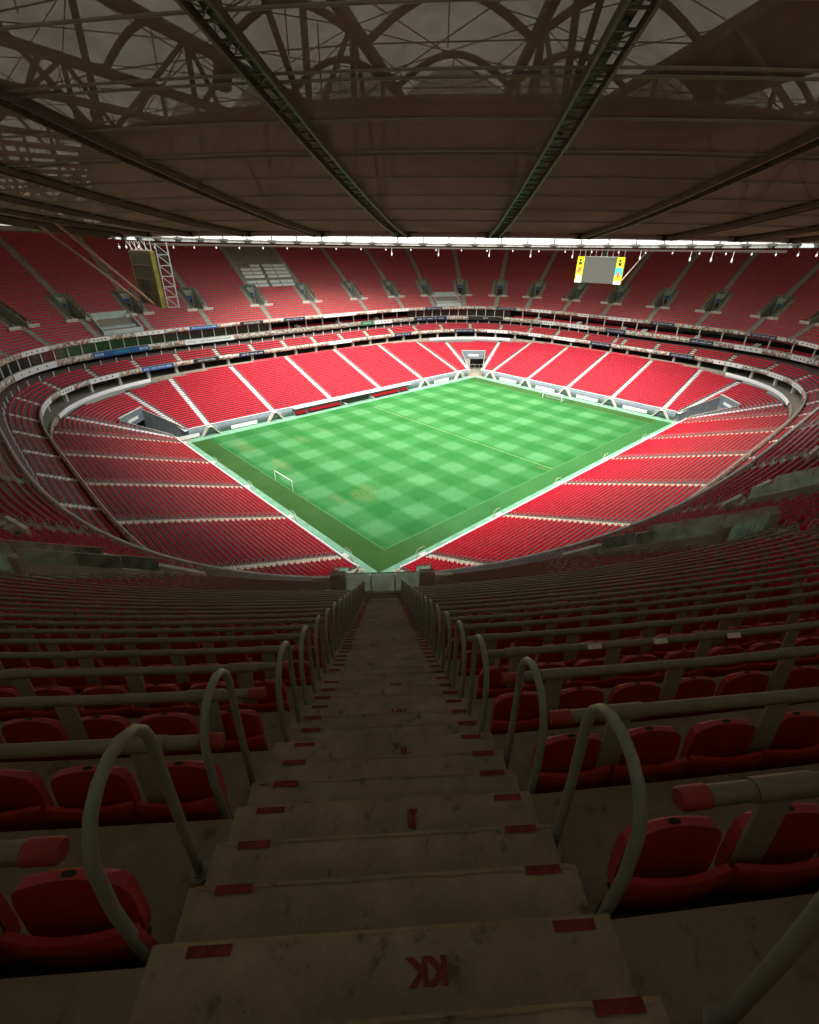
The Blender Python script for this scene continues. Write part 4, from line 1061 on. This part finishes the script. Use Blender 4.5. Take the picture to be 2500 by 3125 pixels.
for key, (ring, z0, z1, L_) in BOARDS.items():
    cnt = {}
    for typ, ta, tb in L_:
        mat, word, tmat = KM[typ]
        def at(t):
            t = R_(t) % (2*math.pi); i = int(np.argmin(np.abs((ring.th-t+math.pi) % (2*math.pi)-math.pi))); return ring.P(-0.05)[i], ring.N[i]
        n_ = 9; pts = [at(ta+(tb-ta)*j/(n_-1)) for j in range(n_)]
        pm = pts[n_//2][0]; e = empty('banner_board', (pm[0], pm[1], z0)); m = MB()
        G0 = [[(p[0]-pm[0]-N[0]*dd, p[1]-pm[1]-N[1]*dd, zz) for p, N in pts] for dd, zz in ((0, 0), (0.05, 0), (0.05, z1-z0), (0, z1-z0))]
        m.grid(G0, False)
        m.obj('board_panel', mat, e)
        h = z1-z0
        total = sum(np.linalg.norm(pts[j+1][0]-pts[j][0]) for j in range(n_-1))
        items = TXT.get(typ) or ([('MARACAS', 0.5, M_white)] if False else [])
        if typ == 'b': items = [('BRB', 0.14, M_white), ('TORCER COM VOCE', 0.5, M_white), ('BRB', 0.86, M_white)]
        if typ == 'k': items = [('SOMOS TODOS FUTEBOL', 0.5, M_white)]
        if typ == 'g': items = [('ARENA', 0.5, M_white)]
        for txt, u_, tm_ in items:
            p, N = at(ta+(tb-ta)*u_); me = text_mesh(txt, h*0.62); me.materials.append(tm_)
            ext = max((abs(v.co.x) for v in me.vertices), default=1)*2; room = total*(0.5 if len(items) == 3 and u_ == 0.5 else 0.16 if len(items) > 1 else 0.7)
            sx2 = min(room/ext, 1.8)
            T_ = np.array([-N[1], N[0]])   # anticlockwise tangent; seen from the pitch the text runs towards -T
            X = T_ if False else -T_
            if np.cross(np.array([X[0], X[1], 0]), np.array([0, 0, 1]))@np.array([-N[0], -N[1], 0]) < 0: X = -X
            q = p-N*0.075
            o = link('lettering', me); o.matrix_world = Matrix(((X[0]*sx2, 0, -N[0], q[0]), (X[1]*sx2, 0, -N[1], q[1]), (0, 1, 0, z0+h*0.5), (0, 0, 0, 1)))
            o.parent = e; o.matrix_parent_inverse = Matrix.Translation(Vector(e.location)).inverted()
        if typ == 'w':
            mk = MB()
            for u_ in (0.2, 0.4, 0.6, 0.8):
                p, N = at(ta+(tb-ta)*u_); T_ = np.array([-N[1], N[0]])*0.22; q = p-N*0.07-pm
                mk.add([(q[0]-T_[0], q[1]-T_[1], h*0.35), (q[0]+T_[0], q[1]+T_[1], h*0.35), (q[0]+T_[0], q[1]+T_[1], h*0.65), (q[0]-T_[0], q[1]-T_[1], h*0.65)], [(0, 1, 2, 3)])
            mk.obj('emblems', M_black, e)
        cnt[word] = cnt.get(word, 0)+1
        tag(e, '%s banner board on the %s fascia, %s %s one from the left' % (word, BN[key], ordw(cnt[word]), word), 'banner', 'banner boards on the fascias')

# ================================================================== ROOF
RI = 72.8
def zlow(R): return float(np.interp(R, [70, RI, 80, 90, 100, 110, 120, 132], [46.6, 46.9, 47.65, 49.1, 50.8, 52.8, 54.8, 57.2]))
ZU = 58.0
roof = tag(empty('stadium_roof', (CX, CY, 0)), 'great round roof with radial steel girders and brown and grey membranes overhead', 'roof')
NB = 48
def ringmesh(Rs, zf, na=480):
    a = np.linspace(0, 2*np.pi, na, endpoint=False); V = np.concatenate([np.column_stack([r*np.cos(a), r*np.sin(a), [zf(r, t) for t in a]]) for r in Rs])
    i = np.arange(na); nx_ = np.roll(i, -1)
    F = np.concatenate([np.column_stack([j*na+i, j*na+nx_, (j+1)*na+nx_, (j+1)*na+i]) for j in range(len(Rs)-1)]); return V, F
V, F = ringmesh([RI+0.3, 80, 90, 100, 110, 120, 132], lambda r, t: zlow(r)+0.35)
link('lower_membrane', quads('lower_membrane', V, F, True), M_lower, roof)
def zup(r, t):
    u = min(max((t/(2*math.pi)*NB) % 1.0, 0.0), 1.0); return ZU+0.25+2.35*(r/79)*math.sin(math.pi*u)
V, F = ringmesh([RI, 76.5, 87, 97.5, 108, 118.5, 126, 133], zup, 480)
link('upper_membrane', quads('upper_membrane', V, F, False), M_upper, roof)
V, F = ringmesh([RI, RI+0.001], lambda r, t: 46.80 if r == RI else ZU+0.1, 192)
link('ring_facade', quads('ring_facade', V, F), M_facade, roof)
V, F = ringmesh([RI+0.32, RI+0.321], lambda r, t: 46.9 if r == RI+0.32 else ZU+0.0, 192)
link('facade_lining', quads('facade_lining', V, F), M_lining, roof)
V, F = ringmesh([RI, RI+0.001], lambda r, t: ZU+0.12 if r == RI else zup(RI, t), 480)
link('tympanum_panels', quads('tympanum_panels', V, F), M_upper, roof)
# ring beams
def arcbeam(name, R0, z0, w0, h0, mat, a0, a1, seg=90):
    a = np.radians(np.linspace(a0, a1, seg)); G = [[((R0+dr)*math.cos(t), (R0+dr)*math.sin(t), z0+dz) for t in a] for dr, dz in ((-w0/2, -h0/2), (w0/2, -h0/2), (w0/2, h0/2), (-w0/2, h0/2), (-w0/2, -h0/2))]
    m = MB(); m.grid(G, False); return m.obj(name, mat, roof)
def ringbeam(name, R0, z0, w0, h0, mat, seg=192):
    V = []; a = np.linspace(0, 2*np.pi, seg, endpoint=False)
    for dr, dz in ((-w0/2, -h0/2), (w0/2, -h0/2), (w0/2, h0/2), (-w0/2, h0/2)): V.append(np.column_stack([(R0+dr)*np.cos(a), (R0+dr)*np.sin(a), np.full(seg, z0+dz)]))
    V = np.concatenate(V); i = np.arange(seg); nx_ = np.roll(i, -1)
    F = np.concatenate([np.column_stack([j*seg+i, j*seg+nx_, ((j+1) % 4)*seg+nx_, ((j+1) % 4)*seg+i]) for j in range(4)])
    return link(name, quads(name, V, F), mat, roof)
arcbeam('inner_ring_beam', RI-0.3, 47.45, 0.4, 0.28, M_truss, -52, 142)
arcbeam('catwalk_beam', RI-0.9, 46.18, 0.9, 0.16, M_truss, -52, 142)
arcbeam('catwalk_rail', RI-1.35, 45.90, 0.08, 0.08, M_green, -52, 142)
ringbeam('upper_ring_beam', RI+0.8, ZU-0.1, 0.6, 0.5, M_truss)
ringbeam('compression_ring', 143, 57.6, 22, 4.0, M_conc)
for Rr in (80.2, 84.4, 88.5, 92.6, 96.5, 97.1, 101.0, 104.5, 105.1, 108.9):
    ringbeam('ring_cable', Rr, zlow(Rr)+0.28, 0.10, 0.10, M_seam)
# radial girders: lower catwalk girder and upper truss
Rn = [RI, 81.5, 90.5, 99.5, 108.5, 117.5, 126.5, 131.5]
lg = MB()
for yy in (-0.5, 0.5):
    for j in range(len(Rn)-1): lg.bar((Rn[j], yy, zlow(Rn[j])), (Rn[j+1], yy, zlow(Rn[j+1])), 0.15, 0.34)
r_ = RI+0.4
while r_ < 131:
    lg.bar((r_, -0.5, zlow(r_)+0.02), (r_, 0.5, zlow(r_)+0.02), 0.07, 0.10)
    if int((r_-RI)/1.05) % 2 == 0: lg.bar((r_, -0.5, zlow(r_)), (r_+1.05, 0.5, zlow(r_+1.05)), 0.05)
    r_ += 1.05
lgm = lg.mesh('catwalk_girder'); lgm.materials.append(M_green)
dc = MB(); dc.bar((RI, 0, 47.05), (90.5, 0, zlow(90.5)+0.3), 0.34, 0.3); dc.bar((90.5, 0, zlow(90.5)+0.3), (110, 0, zlow(110)+0.3), 0.34, 0.3); dc.bar((110, 0, zlow(110)+0.3), (131, 0, zlow(131)+0.3), 0.34, 0.3)
dc.box(RI-0.5, RI+0.5, -0.9, 0.9, 46.78, 47.75); dc.box(RI-0.45, RI+0.45, -1.7, 1.7, 47.2, 47.7)
dcm = dc.mesh('cable_duct'); dcm.materials.append(M_dark)
tr = MB(); tr.bar((RI, 0, ZU), (132, 0, ZU), 0.55, 0.65)
for j in range(len(Rn)-1):
    tr.tube([(Rn[j], 0, zlow(Rn[j])+0.3), (Rn[j], 0, ZU)], 0.19, 8, False)
    a, c = ((Rn[j], ZU), (Rn[j+1], zlow(Rn[j+1])+0.3)) if j % 2 == 0 else ((Rn[j], zlow(Rn[j])+0.3), (Rn[j+1], ZU))
    tr.tube([(a[0], 0, a[1]), (c[0], 0, c[1])], 0.16, 8, False)
trm = tr.mesh('radial_truss'); trm.materials.append(M_truss)
for k in range(NB):
    an = 2*math.pi*k/NB
    t1 = link('radial_truss', trm, None, roof, (0, 0, 0), an); link('catwalk_girder', lgm, None, t1); link('cable_duct', dcm, None, t1)
# arches between girders over the part of the roof near the camera
ac = math.atan2(CAM[1]-CY, CAM[0]-CX)
step_ = 2*math.pi/NB; cnt_ = 0
ar_bays = [k for k in range(NB) if abs(((k+0.5)*step_-ac+math.pi) % (2*math.pi)-math.pi) < R_(50)]
for k in ar_bays:
    t0 = k*step_
    for Rr in (76.5, 87, 97.5, 108, 118.5):
        m = MB(); pts = []
        for j in range(13):
            u = j/12; t = t0+u*step_; rr = Rr*math.cos(step_/2)/math.cos((u-0.5)*step_) if False else Rr
            pts.append((rr*math.cos(t), rr*math.sin(t), ZU+0.05+2.2*(Rr/79)*math.sin(math.pi*u)))
        m.tube(pts, 0.26, 8, False); m.tube([pts[0], pts[-1]], 0.05, 5, False); m.tube([pts[6], (pts[6][0], pts[6][1], ZU-0.3)], 0.05, 5, False)
        if cnt_ < 78: m.obj('arch', M_truss, roof)
        cnt_ += 1
m = MB()
for k in ar_bays:                  # thin cross bracing cables inside the roof
    t0, t1 = k*step_, (k+1)*step_
    for i in range(6):
        for ta, tb in ((t0, t1), (t1, t0)):
            Ra, Rb = Rn[i], Rn[i+1]
            m.tube([(Ra*math.cos(ta), Ra*math.sin(ta), ZU-0.1), (Rb*math.cos(tb), Rb*math.sin(tb), ZU-0.1)], 0.035, 4, False)
            m.tube([(Rb*math.cos(ta), Rb*math.sin(ta), zlow(Rb)+0.4), (Rb*math.cos(tb), Rb*math.sin(tb), ZU-0.3)], 0.03, 4, False)
m.obj('bracing_cables', M_truss, roof)
# dark sheet added to blacken one right hand bay of the upper membrane
V = []; F = []
aa = np.radians(np.linspace(-127.5, -120.0, 9)) % (2*math.pi)
for r__ in (RI+0.3, 80, 90, 100, 110, 120, 131): V.append(np.column_stack([r__*np.cos(aa), r__*np.sin(aa), [zup(r__, t_)-0.30 for t_ in aa]]))
V = np.concatenate(V); F = [(j*9+i_, j*9+i_+1, (j+1)*9+i_+1, (j+1)*9+i_) for j in range(6) for i_ in range(8)]
link('dark_bay_sheet', quads('dark_bay_sheet', V, F), M_dark, roof)
# lamps along the inner ring
lm = empty('ring_lamp'); m = MB(); m.tube([(0, 0, 0), (0, 0, -0.5)], 0.05, 6); a_ = m.obj('lamp_bracket', M_post, lm)
m = MB(); m.tube([(0, 0, -0.45), (0, 0, -0.55), (0, 0, -0.8), (0, 0, -0.95)], [0.08, 0.17, 0.19, 0.09], 8); b_ = m.obj('lamp_head', M_white, lm); kids(lm, a_, b_)
first = True; lamps = []
for k in range(NB*1):
    t = (k+0.5)*step_; p = (CX+(RI-1.35)*math.cos(t), CY+(RI-1.35)*math.sin(t), 46.1)
    if np.hypot(p[0]-CAM[0], p[1]-CAM[1]) > 110 and in_view(np.array([p]), 1.1)[0]: lamps.append(p)
for j, p in enumerate(sorted(lamps, key=lambda p: px(p)[0])):
    o = lm if j == 0 else copy_tree(lm); o.location = p
    tag(o, 'small white lamp under the far edge of the roof ring, %s from the left' % ordw(j+1), 'lamp', 'lamps under the far roof ring')
# hanging loudspeaker pods, drops
hg = MB(); hg.tube([(0, 0, 0), (0, 0, -1.6)], 0.05, 5); hg.tube([(0, 0, -1.5), (0, 0, -1.8), (0, 0, -2.3), (0, 0, -2.6)], [0.06, 0.2, 0.25, 0.05], 8); hgm = hg.mesh('hanging_cable_weight'); hgm.materials.append(M_white)
ps = []
for deg in (62, 48, 33, 21, 9, -10, -24, -30, -36):
    p = (CX+(RI-1.4)*math.cos(R_(deg)), CY+(RI-1.4)*math.sin(R_(deg)), 46.0)
    if in_view(np.array([p]), 1.0)[0]: ps.append(p)
for j, p in enumerate(sorted(ps, key=lambda p: px(p)[0])):
    o = link('hanging_weight', hgm, None, None, p); tag(o, 'white drop shaped weight hanging from the far roof ring, %s from the left' % ordw(j+1), 'weight', 'weights hanging from the far roof ring')
# dark speaker clusters hanging from a diagonal cable run inside the roof
def ray(pxx, pyy):
    d = _f+_r*(pxx-1250)/FPX+_u*(1562.5-pyy)/FPX; return d/np.linalg.norm(d)
for j, (rr, th_, zz, lab) in enumerate(((97.2, -146.0, 53.6, 'upper'), (91.0, -143.8, 51.8, 'lower'), (99.5, -155.5, 52.6, 'left'))):
    x = CX+rr*math.cos(R_(th_)); y = CY+rr*math.sin(R_(th_))
    e = empty('speaker_cluster', (x, y, zz), R_(20*j)); tag(e, {'upper': 'dark loudspeaker cluster hung high among the roof trusses', 'lower': 'lower of two dark loudspeakers on the slanting roof cable', 'left': 'dark loudspeaker lump by the left roof girders'}[lab], 'loudspeaker', 'loudspeakers in the roof')
    m = MB()
    for i in range(3): m.hexa([(-0.45+0.1*i, -0.35, 0.42*i), (0.35+0.1*i, -0.35, 0.42*i-0.08), (0.35+0.1*i, 0.35, 0.42*i-0.08), (-0.45+0.1*i, 0.35, 0.42*i), (-0.45+0.1*i, -0.35, 0.42*i+0.38), (0.35+0.1*i, -0.35, 0.42*i+0.30), (0.35+0.1*i, 0.35, 0.42*i+0.30), (-0.45+0.1*i, 0.35, 0.42*i+0.38)])
    m.obj('speaker_boxes', M_dark, e); m = MB(); m.tube([(0, 0, 1.2), (0, 0, ZU-zz)], 0.05, 6); m.obj('suspension_rod', M_truss, e)

# ================================================================== VIDEO SCREENS
def screen(deg, Rs, z0, z1, wd, label, rear):
    t = R_(deg); x = CX+Rs*math.cos(t); y = CY+Rs*math.sin(t)
    e = empty('video_screen', (x, y, z0), t)      # local x outward, y along the ring
    tag(e, label, 'screen', 'video screens hung from the roof ring')
    h = z1-z0; hw = wd/2; sw = wd*(0.09 if rear else 0.15)
    m = MB(); m.box(-0.15, 0.25, -hw+sw+0.02, hw-sw-0.02, 0.0, h); m.obj('display_panel', M_screen, e)
    m = MB(); m.box(-0.2, -0.16, -hw+sw, hw-sw, h, h+0.18); m.box(-0.2, 0.3, -hw+sw-0.1, hw-sw+0.1, h+0.01, h+0.16); m.obj('top_rail', M_lite, e)
    for sg in (1, -1):
        y0, y1 = sorted((sg*(hw-sw), sg*hw)); yc = (y0+y1)/2; q = sw/2
        m = MB(); m.box(-0.25, 0.35, y0, y1, -0.1, h+0.1)
        bn = m.obj('side_banner', M_yel if not rear else M_olive, e)
        if not rear:
            m = MB(); m.box(-0.29, -0.255, yc-q*0.42, yc+q*0.42, h*0.70, h*0.80); m.box(-0.29, -0.255, yc-q*0.2, yc+q*0.35, h*0.83, h*0.92); m.obj('black_emblem', M_black, bn)
            m = MB(); m.box(-0.285, -0.256, y0+0.05, y1-0.05, -0.05, h*0.12); m.obj('white_strip', M_white, bn)
            if sg < 0:
                m = MB(); m.box(-0.280, -0.256, y0+0.05, y1-0.05, h*0.34, h*0.62); m.obj('teal_patch', M_cyan, bn)
                m = MB(); m.add([(-0.30, yc+q*0.45*math.cos(2*math.pi*j/12), h*0.36+h*0.13*math.sin(2*math.pi*j/12)) for j in range(12)], [tuple(range(12))]); m.obj('brown_oval', M_skin, bn)
            else:
                m = MB(); m.add([(-0.30, yc+q*0.62*math.cos(2*math.pi*j/12+0.4), h*0.50+h*0.13*math.sin(2*math.pi*j/12)) for j in range(12)], [tuple(range(12))]); m.obj('brown_oval', M_skin, bn)
                m = MB(); m.box(-0.29, -0.257, yc-q*0.8, yc+q*0.5, h*0.14, h*0.30); m.obj('white_figures', M_white, bn)
    m = MB()
    for i in range(9):
        yy = -hw+0.4+i*(wd-0.8)/8
        m.bar((0.0, yy, h), (0.9 if i % 2 else 0.0, yy+(0.5 if i % 2 else 0), 46.3-z0), 0.10)
    m.obj('hanger_frame', M_lite, e)
    if rear:
        m = MB()
        for i in range(26):
            yy = -hw+sw+0.15+i*(wd-2*sw-0.3)/25
            zb = h*0.48 if 7 < i < 18 else 0.0
            m.bar((0.36, yy, zb), (0.36, yy, h-0.05), 0.13, 0.14)
        m.obj('rear_louvres', M_olivegrey, e)
        m = MB()
        for zz in (0.2, h*0.25, h*0.5, h*0.75, h): m.bar((0.45, -hw+sw, zz), (0.45, hw-sw, zz), 0.12)
        m.obj('rear_crossbars', M_orange, e)
    return e
e1 = screen(1.2, 72.4, 36.2, 44.0, 16.5, 'flat grey video screen between two yellow banners under the far roof edge', False)
e2 = screen(-179.6, 71.0, 37.6, 45.0, 10.0, 'video screen seen from behind with slatted back, hung at the left', True)
# side truss and struts of the rear screen
m = MB(); hw = 5.0
for sg in (1,):
    y = sg*(hw+0.35); A = [(0.3, y, 0.0), (0.3, y, 8.4)]; B = [(2.0, y, -0.2), (2.0, y, 8.6)]
    if sg > 0: A, B = [(-0.4, y, 0), (-0.4, y, 8.4)], [(-2.0, y, -0.2), (-2.0, y, 8.6)]
    m.bar(*A, 0.14); m.bar(*B, 0.16)
    for i in range(6):
        za, zb = 8.4*i/6, 8.4*(i+1)/6; m.bar((-0.4, y, za), (-2.0, y, za), 0.11); m.bar((-0.4, y, zb), (-2.0, y, za), 0.09)
m.obj('side_truss', M_post, e2)
m = MB()
for sg in (0.75, -0.75):
    m = MB(); m.tube([(1.0, sg*hw, 0.4), (12.0, sg*hw*1.5, 11.6)], 0.20, 8)
    m.obj('brace_strut', M_orange, e2)
m = MB(); m.tube([(0.4, -8.3, 1.2), (4.0, -13.0, 9.6)], 0.14, 8); m.obj('brace_strut', M_lite, e1)

bpy.context.view_layer.update()
